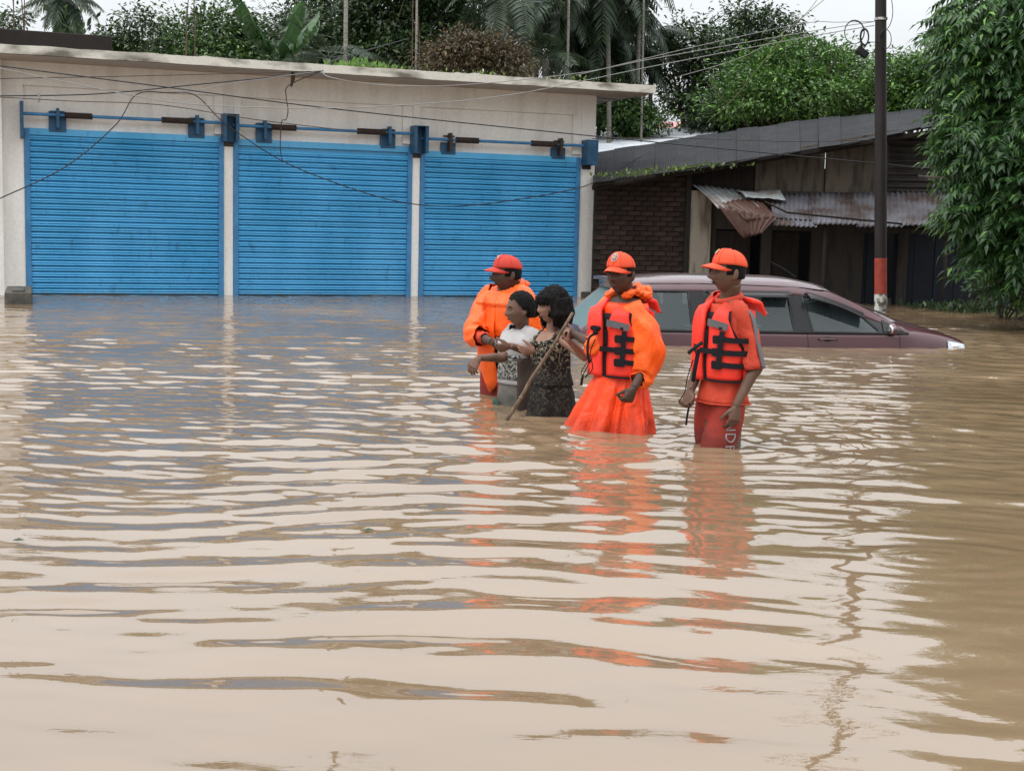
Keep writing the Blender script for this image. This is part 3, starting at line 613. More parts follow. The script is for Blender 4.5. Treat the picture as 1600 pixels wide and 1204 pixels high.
def fastmesh(name, co, quads):
    me = bpy.data.meshes.new(name); me.vertices.add(len(co)); me.vertices.foreach_set('co', np.ascontiguousarray(co, dtype=np.float32).ravel())
    me.loops.add(quads.size); me.loops.foreach_set('vertex_index', np.ascontiguousarray(quads, dtype=np.int32).ravel()); me.polygons.add(len(quads))
    k = quads.shape[1]; me.polygons.foreach_set('loop_start', np.arange(len(quads), dtype=np.int32) * k); me.polygons.foreach_set('loop_total', np.full(len(quads), k, dtype=np.int32))
    me.update(calc_edges=True); return me
def unit(a): return a / np.maximum(np.linalg.norm(a, axis=-1, keepdims=True), 1e-9)
def leaves_at(c, d, size, r, droop=.3, wid=.42):
    """folded diamond leaves at points c growing along d"""
    n = len(c); d = unit(d + r.normal(0, .45, (n, 3)) + np.array([0, 0, -droop])); up = unit(r.normal(0, .45, (n, 3)) + np.array([0, 0, 1.0]))
    s = unit(np.cross(d, up)); nn = np.cross(s, d); L = size * r.uniform(.6, 1.25, (n, 1)); w = L * wid
    a = c; b = c + d * L * .5 + s * w * .5 + nn * w * .12; e = c + d * L - nn * L * .1; f = c + d * L * .5 - s * w * .5 + nn * w * .12
    co = np.stack([a, b, e, f], 1).reshape(-1, 3); q = np.arange(n)[:, None] * 4
    return co, np.concatenate([q + 0, q + 1, q + 2, q + 0, q + 2, q + 3], 1).reshape(-1, 3)
def crown_points(blobs, ntips, per, r, spread=.22, flat=.55):
    cs, ds = [], []
    vol = np.array([b[1][0] * b[1][1] * b[1][2] for b in blobs]) ** .75; vol /= vol.sum()
    for (c, R), v in zip(blobs, vol):
        k = max(3, int(ntips * v)); u = unit(r.normal(0, 1, (k, 3))); rad = r.uniform(.35, 1.0, (k, 1)) ** .6
        rad *= r.uniform(.85, 1.18, (k, 1)) + .3 * (r.random((k, 1)) < .10) * r.random((k, 1)) + .18 * np.sin(u[:, :1] * 5 + c[0]) * np.cos(u[:, 2:] * 6 + c[2])
        tip = np.array(c) + u * rad * np.array(R); sp_ = spread * r.uniform(.5, 1.5, (k, 1, 1))
        off = r.normal(0, 1, (k, per, 3)) * sp_ * np.array([1, 1, flat]); p = (tip[:, None] + off).reshape(-1, 3)
        dd = unit(off + u[:, None] * .6 * sp_).reshape(-1, 3); cs.append(p); ds.append(dd)
    return np.concatenate(cs), np.concatenate(ds)
def limbs(base, blobs, r0, rr):
    mb = MB(); base = Vector(base); top = Vector(blobs[0][0]); fork = base.lerp(top, .55) + Vector((rr.gauss(0, .1), 0, 0))
    mb.tube([Vector(p) for p in spline([tuple(base), tuple(base.lerp(fork, .5) + Vector((rr.gauss(0, .08), 0, 0))), tuple(fork)], 4)], list(np.linspace(r0, r0 * .6, 9)), 9)
    for c, R in blobs:
        c = Vector(c)
        for j in range(4):
            e = c + Vector((rr.gauss(0, R[0] * .5), rr.gauss(0, R[1] * .4), rr.gauss(R[2] * .3, R[2] * .3))); mid = fork.lerp(e, .5) + Vector((rr.gauss(0, .15), 0, rr.gauss(0, .15)))
            mb.tube([fork, mid, e], [r0 * .42, r0 * .25, r0 * .06], 6)
    return mb
def tree(name, label, base, blobs, ntips, per, size, mat, r0=.1, group=None, seed=1, spread=.22, droop=.3, wid=.42, cat='tree', flat=.55):
    base = Vector(base); base.z = -.8
    t = thing(name, label, cat, base, group); r = np.random.default_rng(seed); rr = random.Random(seed)
    blobs = [(tuple(c), R) for c, R in blobs]
    mk('trunk', limbs(base, blobs, r0, rr), m_bark, t, smooth=True)
    p, d = crown_points(blobs, ntips, per, r, spread, flat); co, q = leaves_at(p, d, size, r, droop, wid)
    me = fastmesh('crown', co - np.array(base), q); me.materials.append(mat); link('crown', me, base, t); return t
def B(px, py, Y, rx, rz, ry=None):        # crown blob at a surveyed point, radii in metres
    return (tuple(P(px, py, Y)), (rx, ry or rx, rz))
TG = 'trees growing behind the shop and the brick house'
tree('broadleaf_tree', 'bushy green tree behind the left half of the shop roof, left of the banana plant', P(300, 90, 27), [B(300, 70, 27, .75, .5), B(350, 55, 27, .6, .55), B(262, 85, 27, .45, .3), B(330, 95, 26.5, .9, .3)], 420, 26, .11, m_lf_mid, .08, TG, 2)
tree('broadleaf_tree', 'dark tree filling in behind the spiky young palm, left of the grey trunk', P(480, 90, 32), [B(470, 55, 32, .8, .6), B(500, 85, 32, .8, .4), B(440, 90, 32, .7, .4)], 330, 24, .14, m_lf_dark, .08, TG, 51)
tree('sapling', 'thin open sapling with sky showing through, behind the blackened roof wall', P(212, 90, 26), [B(215, 35, 26, .35, .35), B(190, 40, 26, .2, .12), B(240, 30, 26, .2, .2), B(210, 75, 26, .22, .2)], 46, 14, .12, m_lf_dark, .035, TG, 3, .1)
tree('shrub', 'dark shrub rising just behind the roof edge, right of the blackened roof wall', P(170, 90, 26), [B(165, 70, 26, .35, .2), B(195, 72, 26, .3, .18)], 90, 18, .12, m_lf_dark, .04, TG, 4, .14)
tree('broadleaf_tree', 'tall dark tree with dense crown behind the middle of the shop roof', P(620, 90, 33), [B(610, 30, 33, 1.2, 1.0), B(560, 50, 33, .9, .8), B(680, 40, 33, .9, .9), B(520, 75, 33, .7, .5), B(640, -40, 33, 1.3, .9), B(610, 90, 32.5, 1.3, .45), B(700, 85, 32.5, .6, .5)], 1000, 26, .15, m_lf_dark, .17, TG, 5)
tree('broadleaf_tree', 'reddish brown leaved bush tree behind the right part of the shop roof', P(740, 110, 29), [B(725, 80, 29, .65, .35), B(770, 85, 29, .6, .33), B(690, 100, 28.8, .4, .22), B(800, 100, 28.8, .35, .25)], 420, 24, .10, m_lf_red, .07, TG, 6, .15)
tree('broadleaf_tree', 'dark open tree right of the areca palms, with sky between its leaves', P(1090, 150, 36), [B(1080, 75, 36, .75, .7), B(1110, 110, 36, .6, .6), B(1062, 135, 36, .5, .6), B(1120, 60, 36, .5, .4), B(1085, 170, 36, .6, .4)], 380, 17, .15, m_lf_dark, .12, TG, 7, .2)
tree('broadleaf_tree', 'dark open tree with airy top left of the wires, above the bright green tree', P(1180, 120, 37), [B(1190, 45, 37, .8, .45), B(1160, 20, 37, .35, .4), B(1225, 50, 37, .55, .35), B(1150, 80, 37, .6, .45), B(1200, 85, 37, .7, .4)], 330, 17, .15, m_lf_dark, .11, TG, 8, .18)
tree('broadleaf_tree', 'bright green layered tree behind the brick house roof, left of the utility pole', P(1250, 160, 33), [B(1270, 95, 33, 1.3, .36), B(1200, 120, 33, 1.0, .5), B(1320, 115, 32.5, 1.0, .5), B(1160, 160, 32.5, .9, .5), B(1260, 150, 32, 1.6, .6), B(1350, 160, 32, .9, .45), B(1230, 78, 33, .5, .25), B(1300, 75, 33, .45, .22), B(1175, 105, 33, .4, .3)], 430, 42, .13, m_lf_bright, .16, TG, 9, .27, droop=.1, flat=.26)
tree('broadleaf_tree', 'dark green tree filling in below the bright green tree, behind the dark sheet roof', P(1220, 200, 34.5), [B(1180, 170, 34.5, 1.3, .6), B(1270, 150, 34.5, 1.4, .8), B(1120, 195, 34.5, .6, .3), B(1340, 170, 34.5, 1.0, .6)], 650, 24, .17, m_lf_dark, .15, TG, 10)
tree('broadleaf_tree', 'lighter green tree between the utility pole and the big near tree', P(1430, 180, 31), [B(1415, 115, 31, .7, .4), B(1440, 150, 31, .8, .5), B(1395, 160, 31, .5, .45), B(1460, 105, 31, .6, .35)], 300, 34, .12, m_lf_bright, .1, TG, 11, .24, flat=.3)
tree('broadleaf_tree', 'low green tree seen under the slab end between shop and brick house', P(985, 190, 34), [B(975, 180, 34, .7, .45), B(1005, 195, 34, .5, .3), B(955, 165, 34, .5, .6)], 320, 20, .13, m_lf_mid, .07, TG, 12, .18)
tree('broadleaf_tree', 'dark leaning tree top left of the thin grey trunk at the top edge', P(480, 60, 34), [B(484, -10, 34, .5, .4), B(505, 5, 34, .35, .3)], 90, 18, .15, m_lf_dark, .06, TG, 13, .2)
tree('shrub', 'straggly dark shrub beside the rebar at the far left of the roof', P(8, 60, 27), [B(5, 45, 27, .35, .25), B(25, 30, 27, .2, .2)], 50, 14, .11, m_lf_dark, .03, TG, 14, .12)
# ---- palms: fronds are parts
def frond_mesh(L, n, ll, droop, leaf_droop, seed, wid=.03, vee=.35):
    r = random.Random(seed); mb = MB(); pts = []
    for i in range(13):
        t = i / 12; pts.append(Vector((L * (t - .12 * droop * t * t), 0, L * (.28 * t - droop * .62 * t * t))))
    mb.tube(pts, [.022 * (1 - .85 * i / 12) for i in range(13)], 5)
    for k in range(n):
        t = .16 + .84 * k / (n - 1); i = min(11, int(t * 12)); p = pts[i].lerp(pts[i + 1], t * 12 - i); tg = (pts[i + 1] - pts[i]).normalized()
        l = ll * (.55 + .75 * math.sin(math.pi * min(1, .18 + t * .8))) * r.uniform(.85, 1.1)
        for s in (-1, 1):
            d = (tg * .55 + Vector((0, s, 0)) * 1.0 + Vector((0, 0, vee - leaf_droop * r.uniform(.7, 1.2)))).normalized()
            m1 = p + d * l * .5; e = m1 + (d + Vector((0, 0, -leaf_droop * .9))).normalized() * l * .5; w_ = Vector((tg.x, 0, tg.z)) * wid
            mb.add([p - w_ * .4, p + w_ * .4, m1 + w_, e, m1 - w_], [(0, 1, 2, 4), (4, 2, 3)])
    me = bpy.data.meshes.new('frond'); me.from_pydata([tuple(v) for v in mb.v], [], mb.f); me.materials.append(m_palm); return me
FR_COCO = [frond_mesh(2.6, 34, .55, 1.0, .5, s) for s in (1, 2)]
FR_ARECA = [frond_mesh(1.35, 20, .42, 1.25, 1.0, s, .035) for s in (3, 4)]
FR_UP = [frond_mesh(1.6, 26, .35, .55, .15, s, .022) for s in (5, 6)]
def palm(name, label, base, top, fr, nf, r0, tilt=(0, 0), sc=1.0, group='palms behind the shop', low=-.5, high=.9, seed=1, hang=0):
    base = Vector(base); base.z = -.8; top = Vector(top); t = thing(name, label, 'palm tree', base, group); r = random.Random(seed)
    mid = base.lerp(top, .5) + Vector((r.uniform(-.12, .12), 0, 0))
    mk('trunk', MB().tube([Vector(p) for p in spline([tuple(base), tuple(mid), tuple(top)], 6)], list(np.linspace(r0, r0 * .75, 13)), 9), m_palmbark, t, smooth=True)
    for i in range(nf):
        az = 2 * math.pi * i / nf * 1.0 + r.uniform(-.3, .3); el = -(low + (high - low) * ((i * .618) % 1))
        o = link('frond', fr[i % len(fr)], top, t); o.rotation_euler = (r.uniform(-.3, .3), el, az); k = sc * r.uniform(.85, 1.12); o.scale = (k, k, k)
    return t
AR = 'slender areca palms between shop and open sky'
spots = [(868, 12, 33, 1.1), (893, -28, 35, 1.15), (921, 22, 34, 1.15), (948, -34, 33, 1.15), (968, 12, 35, 1.1), (1000, -38, 34, 1.0), (1016, 62, 36, .95), (838, -52, 36, 1.1), (942, 70, 34.5, 1.0), (985, 95, 35.5, .95), (905, 62, 35.5, 1.0)]
labs = ['areca palm with lowest left drooping crown beside the reddish bush', 'areca palm second from left in the group, crown cut by the top edge', 'areca palm in the middle of the group with a crown just below the top edge', 'areca palm left of centre with crown above the photo edge', 'areca palm with bright drooping fronds over the right part of the slab', 'areca palm at right of the group with only hanging frond tips in view', 'short areca palm at the far right of the group against the open sky', 'areca palm furthest left of the group, crown above the photo edge', 'short areca palm low in the group just above the roof slab', 'short areca palm above the right tip of the roof slab', 'short areca palm above the mossy slab part, behind taller palms']
for i, (x, y, Y, k) in enumerate(spots):
    palm('areca_palm', labs[i], P(x + 2, 200, Y), P(x, y, Y), FR_ARECA, 13, .065, sc=k, group=AR, low=-1.0, high=.95, seed=20 + i)
palm('coconut_palm', 'tall coconut palm with dry brown fronds left of the areca palms', P(800, 100, 31), P(792, -22, 31), FR_COCO, 15, .12, low=-1.0, high=.7, seed=41, sc=.72)
palm('coconut_palm', 'coconut palm with arching fronds between the banana plant and grey trunk', P(505, 130, 30), P(512, 92, 30), FR_COCO, 11, .10, low=-.2, high=.7, seed=42, sc=.62)
palm('coconut_palm', 'low coconut palm spreading fronds left of the banana plant', P(372, 130, 28), P(392, 118, 28), FR_COCO, 9, .1, low=.2, high=.95, seed=43, sc=.62)
palm('coconut_palm', 'coconut palm with grey arching fronds above the right half of the roof', P(868, 150, 31), P(852, 92, 31), FR_COCO, 11, .1, low=-.5, high=.7, seed=44, sc=.55)
palm('fan_leaved_palm', 'spiky dark palm above the blackened roof wall at the left', P(105, 90, 28), P(104, -2, 28), FR_ARECA, 22, .12, low=-1.1, high=.6, seed=45, sc=.62)
palm('spiky_palm', 'spiky young palm just right of the banana plant', P(462, 120, 29), P(462, 62, 29), FR_UP, 13, .05, low=.1, high=1.3, seed=46, sc=.5)
def bare(x, Y, y1, r0, lab, lean_=0):
    b = P(x, 100, Y); t = thing('bare_trunk', lab, 'tree', (b.x, b.y, -.8), 'bare trunks behind the shop'); top = P(x + lean_, y1, Y)
    mk('trunk', MB().tube([(b.x, b.y, -.8), tuple(Vector((b.x, b.y, -.8)).lerp(top, .5)), tuple(top)], [r0, r0 * .9, r0 * .75], 9), m_palmbark, t, smooth=True)
    mk('crown_shaft', MB().tube([top, top + Vector((0, 0, .5)), top + Vector((.05, 0, 1.1))], [r0 * .75, r0, .02], 8), m_palm, t, smooth=True)
palm('areca_palm', 'dark areca palm above the reddish bush, left of the dry fronded coconut palm', P(742, 120, 34), P(740, 18, 34), FR_ARECA, 14, .065, sc=1.15, group=AR, low=-1.0, high=.95, seed=61)
palm('areca_palm', 'areca palm right behind the reddish bush with crown below the top edge', P(832, 120, 35), P(830, 40, 35), FR_ARECA, 13, .065, sc=1.0, group=AR, low=-1.0, high=.95, seed=62)
bare(541, 29, -80, .055, 'slim grey trunk rising alone above the middle of the roof'); bare(652, 29, -60, .03, 'thin dark stem in front of the tall dark tree'); bare(890, 31, -60, .035, 'thin trunk between the areca palms'); bare(1010, 33, -60, .03, 'thin trunk at the right end of the palms', -3)
bare(1132, 39, 92, .04, 'leaning bare stem above the pink roof', 6)
# banana plant: broad torn leaves as parts
def banana(base, top, seed, label, n=8, sc=1.0):
    base = Vector(base); base.z = -.8; t = thing('banana_plant', label, 'plant', base); r = random.Random(seed); top = Vector(top)
    mk('stem', MB().tube([base, base.lerp(top, .5), top], [.13, .10, .06], 10), m_banana, t, smooth=True)
    for i in range(n):
        az = [1.6, -1.2, 3.0, .2, -2.2, 1.0, -.4, 2.3, 4.0, .6, 2.7][i % 11] + r.uniform(-.3, .3); up = r.uniform(1.05, 1.45); L = sc * r.uniform(1.0, 1.5); dr = r.uniform(.3, .9)
        hx = Vector((math.cos(az), math.sin(az), 0)); side = Vector((-hx.y, hx.x, 0)); mb = MB(); cs = []; NS = 20
        for k in range(NS + 1):
            q = k / NS; cs.append(top + (hx * q * L * math.cos(up * .7 - .2) + Vector((0, 0, 1)) * (L * (math.sin(up) * q - .38 * dr * q * q))))
        mb.tube(cs, [.016 * (1 - .8 * k / NS) for k in range(NS + 1)], 5)
        for sg in (-1, 1):                   # wind-torn strips hanging from the midrib
            k = 2; 
            while k < NS:
                st_ = r.choice((1, 1, 2, 3)); e = min(NS, k + st_); dz = r.uniform(.25, 1.25)
                def edge(kk):
                    q = kk / NS; w_ = .19 * sc * math.sin(math.pi * min(1, max(.04, (q - .08) / .93))) ** .6
                    return cs[kk] + side * sg * w_ * math.cos(dz * .6) + Vector((0, 0, -w_ * dz)) + hx * w_ * .35
                m0 = cs[k].lerp(edge(k), .5) + Vector((0, 0, .02)); m1 = cs[e].lerp(edge(e), .5) + Vector((0, 0, .02))
                mb.add([cs[k], m0, edge(k), edge(e), m1, cs[e]], [(0, 1, 4, 5), (1, 2, 3, 4)]); k = e
        mk('leaf', mb, m_banana, t, smooth=False)
banana(P(435, 110, 27), P(430, 100, 27), 3, 'banana plant with tall broad leaves behind the shop roof', 11, 1.05)
banana(P(410, 110, 27.6), P(405, 105, 27.6), 8, 'smaller banana plant close behind the left side of the tall one', 6, .8)
# ---- the big near tree with pinnate leaves
def pinnate(L, pairs, seed):
    r = random.Random(seed); mb = MB(); pts = [Vector((L * t, 0, -.30 * L * t * t)) for t in np.linspace(0, 1, 6)]
    mb.tube(pts, [.004] * 5 + [.002], 3, cap=False)
    def lf(p, d, l):
        sd_ = d.cross(Vector((0, 0, 1))).normalized(); w_ = l * .20; m1 = p + d * l * .42; e = p + d * l + Vector((0, 0, -l * .35))
        mb.add([p, m1 + sd_ * w_ + Vector((0, 0, .12 * w_)), e, m1 - sd_ * w_ + Vector((0, 0, .12 * w_)), m1 - Vector((0, 0, .25 * w_))], [(0, 1, 4), (1, 2, 4), (2, 3, 4), (3, 0, 4)])
    for k in range(pairs):
        t = .22 + .74 * k / pairs; p = Vector((L * t, 0, -.30 * L * t * t)); l = L * .30 * (1 - .25 * abs(t - .5)) * r.uniform(.9, 1.1)
        for s in (-1, 1): lf(p, Vector((.55, s, -.35 + r.uniform(-.2, .1))).normalized(), l)
    lf(pts[-1], Vector((1, 0, -.5)).normalized(), L * .28)
    me = bpy.data.meshes.new('leaf'); me.from_pydata([tuple(v) for v in mb.v], [], mb.f); me.materials.append(m_lf_near); return me
PIN = [pinnate(.52, 6, s) for s in (1, 2, 3)]
bt = thing('big_tree', 'big leafy tree with long compound leaves hanging in at the right edge', 'tree', (8.55, 19.6, -.8))
r = np.random.default_rng(5); rr = random.Random(5)
nb_ = [B(1620, 40, 19.5, 1.25, .95), B(1590, 130, 19.2, .95, .7), B(1640, 220, 19.2, 1.35, .8), B(1570, 215, 18.9, .75, .5), B(1610, 310, 18.8, .95, .7), B(1660, 380, 19, .95, .7), B(1570, 330, 18.9, .6, .45), B(1590, 400, 18.7, .45, .4), B(1720, 100, 20, 1.7, 1.9, 1.6), B(1690, -110, 19.8, 1.25, 1.0), B(1780, -230, 20.5, 1.4, 1.2), B(1545, 60, 19.2, .6, .5)]
limbm = limbs((8.55, 19.6, -.8), nb_, .2, rr)
mk('trunk', limbm, m_bark, bt, smooth=True)
cand = []
for c, R in nb_:
    k = int(440 * (R[0] * R[1] * R[2]) ** .62)
    u = unit(r.normal(0, 1, (k, 3))); rad = r.uniform(.30, 1.0, (k, 1)) ** .5; p = np.array(c) + u * rad * np.array(R)
    for a, b_ in zip(p, u): cand.append((a, b_))
cand.sort(key=lambda t: t[0][1])
def leaf_rot(u_): 
    az = math.atan2(u_[1], u_[0]) + rr.gauss(0, .5); return (rr.gauss(0, .35), rr.uniform(-.25, .55), az)
vis = [c for c in cand if toP(Vector(c[0]))[0] < 1640 and toP(Vector(c[0]))[1] > -40]
front = vis[:300]; fid = {id(c) for c in front}; rest = [c for c in cand if id(c) not in fid]
for a, b_ in front:
    o = link('leaf', PIN[rr.randrange(3)], a, bt); o.rotation_euler = leaf_rot(b_); k = rr.uniform(.7, 1.05); o.scale = (k, k, k)
from mathutils import Euler
co, fs, off = [], [], 0
src = [(np.array([v.co[:] for v in m.vertices]), [tuple(p.vertices) for p in m.polygons]) for m in PIN]
for a, b_ in rest:
    v, f = src[rr.randrange(3)]; M3 = np.array(Euler(leaf_rot(b_)).to_matrix()) * rr.uniform(.7, 1.05)
    co.append(v @ M3.T + a); fs += [tuple(i + off for i in q) for q in f]; off += len(v)
co = np.concatenate(co); me = bpy.data.meshes.new('foliage'); me.from_pydata((co - np.array(WO[bt.name])).tolist(), [], fs); me.materials.append(m_lf_near)
tag(link('foliage', me, WO[bt.name], bt), kind='stuff')
print('big tree leaves', len(cand))
# dark bush and floating weeds at the right under the tree
tree('shrub', 'dark shrub drooping into the water under the big tree', P(1570, 440, 21.5), [B(1560, 455, 21.5, .25, .16), B(1590, 440, 21.5, .5, .32), B(1640, 420, 21.5, .6, .5)], 150, 18, .12, m_lf_dark, .03, None, 31, .13, cat='shrub')
tufts([(G(1470 + 26 * i, 484 + (i % 3) * 3), (.28, .15, .03)) for i in range(6)], 130, .14, m_lf_dark, 'ground_cover', None, 'stuff', 'dark weeds breaking the water surface under the big tree', 'weeds')
tufts([(P(20, 76, 26), (.4, .2, .05)), (P(120, 60, 26.5), (.3, .2, .2))], 40, .2, m_lf_dark, 'roof_weeds', None, 'stuff', 'weeds behind the blackened roof wall', 'weeds')
# brush closing the view behind the houses
r = np.random.default_rng(77)
pts = np.stack([r.uniform(-26, 34, 9000), r.uniform(44, 52, 9000), r.uniform(-.6, 2.9, 9000) * (0.75 + .25 * np.sin(r.uniform(-26, 34, 9000)))], 1)
co, q = leaves_at(pts, r.normal(0, 1, (9000, 3)), .55, r); me = fastmesh('far_hedge', co, q); me.materials.append(m_lf_dark)
tag(link('far_woodland', me, (0, 0, 0), None), 'low dark woodland far behind the houses', 'woodland', kind='stuff')
# ================================================================== CAR
CAR_O = Vector((.74, 14.72, -.80)); CY = math.radians(8.3)
CU = Vector((math.cos(CY), math.sin(CY), 0)); CN = Vector((-CU.y, CU.x, 0)); HW = .86
def C(x, y, z): return CAR_O + CU * (x * 1.035) + CN * (HW + y) + Vector((0, 0, z))      # x forward from tail, y to the left, z from ground
car = thing('parked_car', 'plum coloured people carrier half sunk in the flood behind the rescuers', 'car', C(2.15, 0, 0))
def paint():
    m, n, p = nodes('plum_metallic_paint')
    t = tex(n, 'ShaderNodeTexNoise', 3, 5); c = ramp(n, t.outputs[0], [(.3, (.055, .012, .017)), (.7, (.075, .018, .024))])
    n.links.new(c, p.inputs['Base Color']); p.inputs['Metallic'].default_value = .25; p.inputs['Roughness'].default_value = .38
    p.inputs['Coat Weight'].default_value = .9; p.inputs['Coat Roughness'].default_value = .06
    t2 = tex(n, 'ShaderNodeTexNoise', 900, 2); bumpn(n, p, t2.outputs[0], .0004); return m
m_paint = paint()
m_blk = pm('black_gloss_trim', (.012, .012, .013), .25, bump=0)
m_rub = pm('black_rubber', (.015, .015, .015), .7)
m_chrome = pm('chrome', (.75, .76, .78), .12, metal=1.0)
mg, ng, pg = nodes('tinted_glass'); pg.inputs['Base Color'].default_value = (.11, .155, .16, 1); pg.inputs['Roughness'].default_value = .02; pg.inputs['IOR'].default_value = 1.5; pg.inputs['Transmission Weight'].default_value = .80
m_glass = mg
m_lamp = pm('lamp_lens', (.62, .66, .72), .08, c2=(.35, .38, .42), vs=20, coat=1)
m_cloth = pm('seat_cloth', (.07, .07, .075), .9)
# stations: belt x, top x, sill..., (half widths and heights)
ST = [ # xb,  xt,   w_low, w_belt, z_belt, w_top, z_top, w_re, z_re, z_c
 (.03, .44, .74, .70, .97, .55, 1.36, .50, 1.44, 1.47),
 (.42, .62, .82, .80, .965, .63, 1.37, .56, 1.475, 1.525),
 (1.16, 1.14, .855, .83, .96, .665, 1.375, .59, 1.495, 1.555),
 (1.36, 1.31, .858, .835, .96, .667, 1.375, .595, 1.497, 1.56),
 (2.26, 2.22, .86, .84, .955, .668, 1.36, .60, 1.485, 1.55),
 (2.46, 2.38, .86, .84, .955, .666, 1.35, .598, 1.473, 1.54),
 (2.86, 2.72, .858, .838, .955, .665, 1.27, .60, 1.40, 1.475),
 (3.22, 3.05, .855, .835, .96, .69, 1.13, .64, 1.255, 1.345),
 (3.50, 3.40, .85, .825, .965, .76, 1.015, .70, 1.07, 1.16),
 (3.80, 3.78, .835, .80, .94, .74, .975, .66, 1.00, 1.045),
 (4.08, 4.07, .79, .74, .895, .66, .93, .56, .95, .975),
 (4.24, 4.23, .70, .63, .85, .55, .875, .46, .885, .90),
]
def station(s):
    xb, xt, wl, wb, zb, wt, zt, wr, zr, zc = s
    half = [(xb, 0, .28), (xb, wl * .96, .28), (xb, wl, .50), (xb, wl * 1.0, .76), (xb, wb, zb), (xt, wt, zt), (xt - .02, wr, zr), (xt - .03, wr * .55, zr + (zc - zr) * .8), (xt - .03, 0, zc)]
    return half
grid = []
for s in ST:
    h = station(s); grid.append([C(x, -y, z) for x, y, z in h] + [C(x, y, z) for x, y, z in h[-2:0:-1]])
NL = len(grid[0])                        # 16 points round; right side (near viewer) 0..8, left 8..15
bm_ = MB(); bm_.v = [tuple(p) for g in grid for p in g]
cells = {'body': [], 'pane_r0': [], 'pane_r1': [], 'pane_r2': [], 'pane_l0': [], 'pane_l1': [], 'pane_l2': [], 'screen': []}
def key(i, k):
    side = 'r' if k < 8 else 'l'; kk = k if k < 8 else 15 - k
    if kk == 4:
        if i == 1: return 'pane_%s0' % side
        if i == 3: return 'pane_%s1' % side
        if i in (5, 6): return 'pane_%s2' % side
        if i in (2, 4, 7): cells.setdefault('trim_%s%d' % (side, i), []); return 'trim_%s%d' % (side, i)
    if kk in (6, 7) and i in (6, 7): return 'screen'
    return 'body'
for i in range(len(ST) - 1):
    for k in range(NL): cells[key(i, k)].append((i * NL + k, (i + 1) * NL + k, (i + 1) * NL + (k + 1) % NL, i * NL + (k + 1) % NL))
o = (len(ST) - 1) * NL                    # nose cap and tail faces
nose = [(o + k, o + (k + 1), o + (15 - k) % NL if k else o, o + (16 - k) % NL) for k in range(0)]
bv = len(bm_.v)
# tail: rows between the near and far sides (levels mirrored)
def lv(k): return (k, (16 - k) % 16)
tailcells = []
for k in range(0, 8):
    a, b = lv(k); c, d = lv(k + 1)
    if k == 0: f = (0, d, c) if False else (a, d, c)
    elif k == 7: f = (a, b, 8)
    else: f = (a, b, d, c)
    tailcells.append((k, f))
for k, f in tailcells: cells.setdefault('rear' if k == 4 else 'body', []).append(f)
for k in range(0, 8):
    a, b = lv(k); c, d = lv(k + 1)
    f = (o + a, o + c, o + d) if k == 0 else ((o + a, o + 8, o + b) if k == 7 else (o + a, o + c, o + d, o + b))
    cells['body'].append(f)
def sub_part(name, keys, mat, inset=0, label=None, smooth=True, sub=2, solid=0):
    fs = [f for k in keys for f in cells.get(k, [])]
    used = sorted({i for f in fs for i in f}); mp = {u: j for j, u in enumerate(used)}
    mb = MB(); mb.v = [bm_.v[u] for u in used]; mb.f = [tuple(mp[i] for i in f) for f in fs]
    ob = mk(name, mb, mat, car, smooth=smooth)
    at = ob.data.attributes.new('crease_vert', 'FLOAT', 'POINT')
    for j, u in enumerate(used):
        i_, k_ = divmod(u, NL); k2 = min(k_, 16 - k_)
        if (k2 in (4, 5) and i_ in (0, 1, 2, 3, 4, 5, 7, 8)) or (k2 == 6 and i_ in (6, 8)): at.data[j].value = .93
    m = ob.modifiers.new('d', 'SUBSURF'); m.levels = m.render_levels = sub
    applied(ob)
    bmm = bmesh.new(); bmm.from_mesh(ob.data); bmesh.ops.recalc_face_normals(bmm, faces=bmm.faces)
    if inset: 
        bmm.normal_update(); cc = C(2.1, 0, 1.0) - WO[ob.name]
        for v in bmm.verts:
            nrm = v.normal if v.normal.dot(v.co - cc) > 0 else -v.normal
            v.co -= nrm * inset
    bmm.to_mesh(ob.data); bmm.free()
    for pl in ob.data.polygons: pl.use_smooth = True
    if label: tag(ob, label)
    if solid: m = ob.modifiers.new('s', 'SOLIDIFY'); m.thickness = solid; m.offset = -1
    return ob
body = sub_part('body', ['body'], m_paint, solid=.025)
glass = [sub_part('side_window', [k], m_glass, .010) for k in ('pane_r0', 'pane_r1', 'pane_r2', 'pane_l0', 'pane_l1', 'pane_l2')]
sub_part('windscreen', ['screen'], m_glass, .008); mr_, nr_, pr_ = nodes('dusty_rear_glass'); pr_.inputs['Base Color'].default_value = (.16, .25, .26, 1); pr_.inputs['Roughness'].default_value = .35; pr_.inputs['Transmission Weight'].default_value = .35; pr_.inputs['Specular IOR Level'].default_value = .3
sub_part('rear_window', ['rear'], mr_, .008)
for sd_ in 'rl':
    for i_ in (2, 4, 7): sub_part('pillar_trim', ['trim_%s%d' % (sd_, i_)], m_blk, .003)
def bvh_of(ob):
    me = ob.data; off = WO[ob.name]; return BVHTree.FromPolygons([v.co + off for v in me.vertices], [tuple(p.vertices) for p in me.polygons])
bt_ = bvh_of(body)
def on_side(x, z, off=0):                # point on the near flank at a given x, z
    o_ = C(x, -1.6, z); h = bt_.ray_cast(o_, CN); 
    return (h[0] + h[1].normalized() * (off if h[1].dot(CN) < 0 else -off)) if h[0] is not None else C(x, -.84, z)
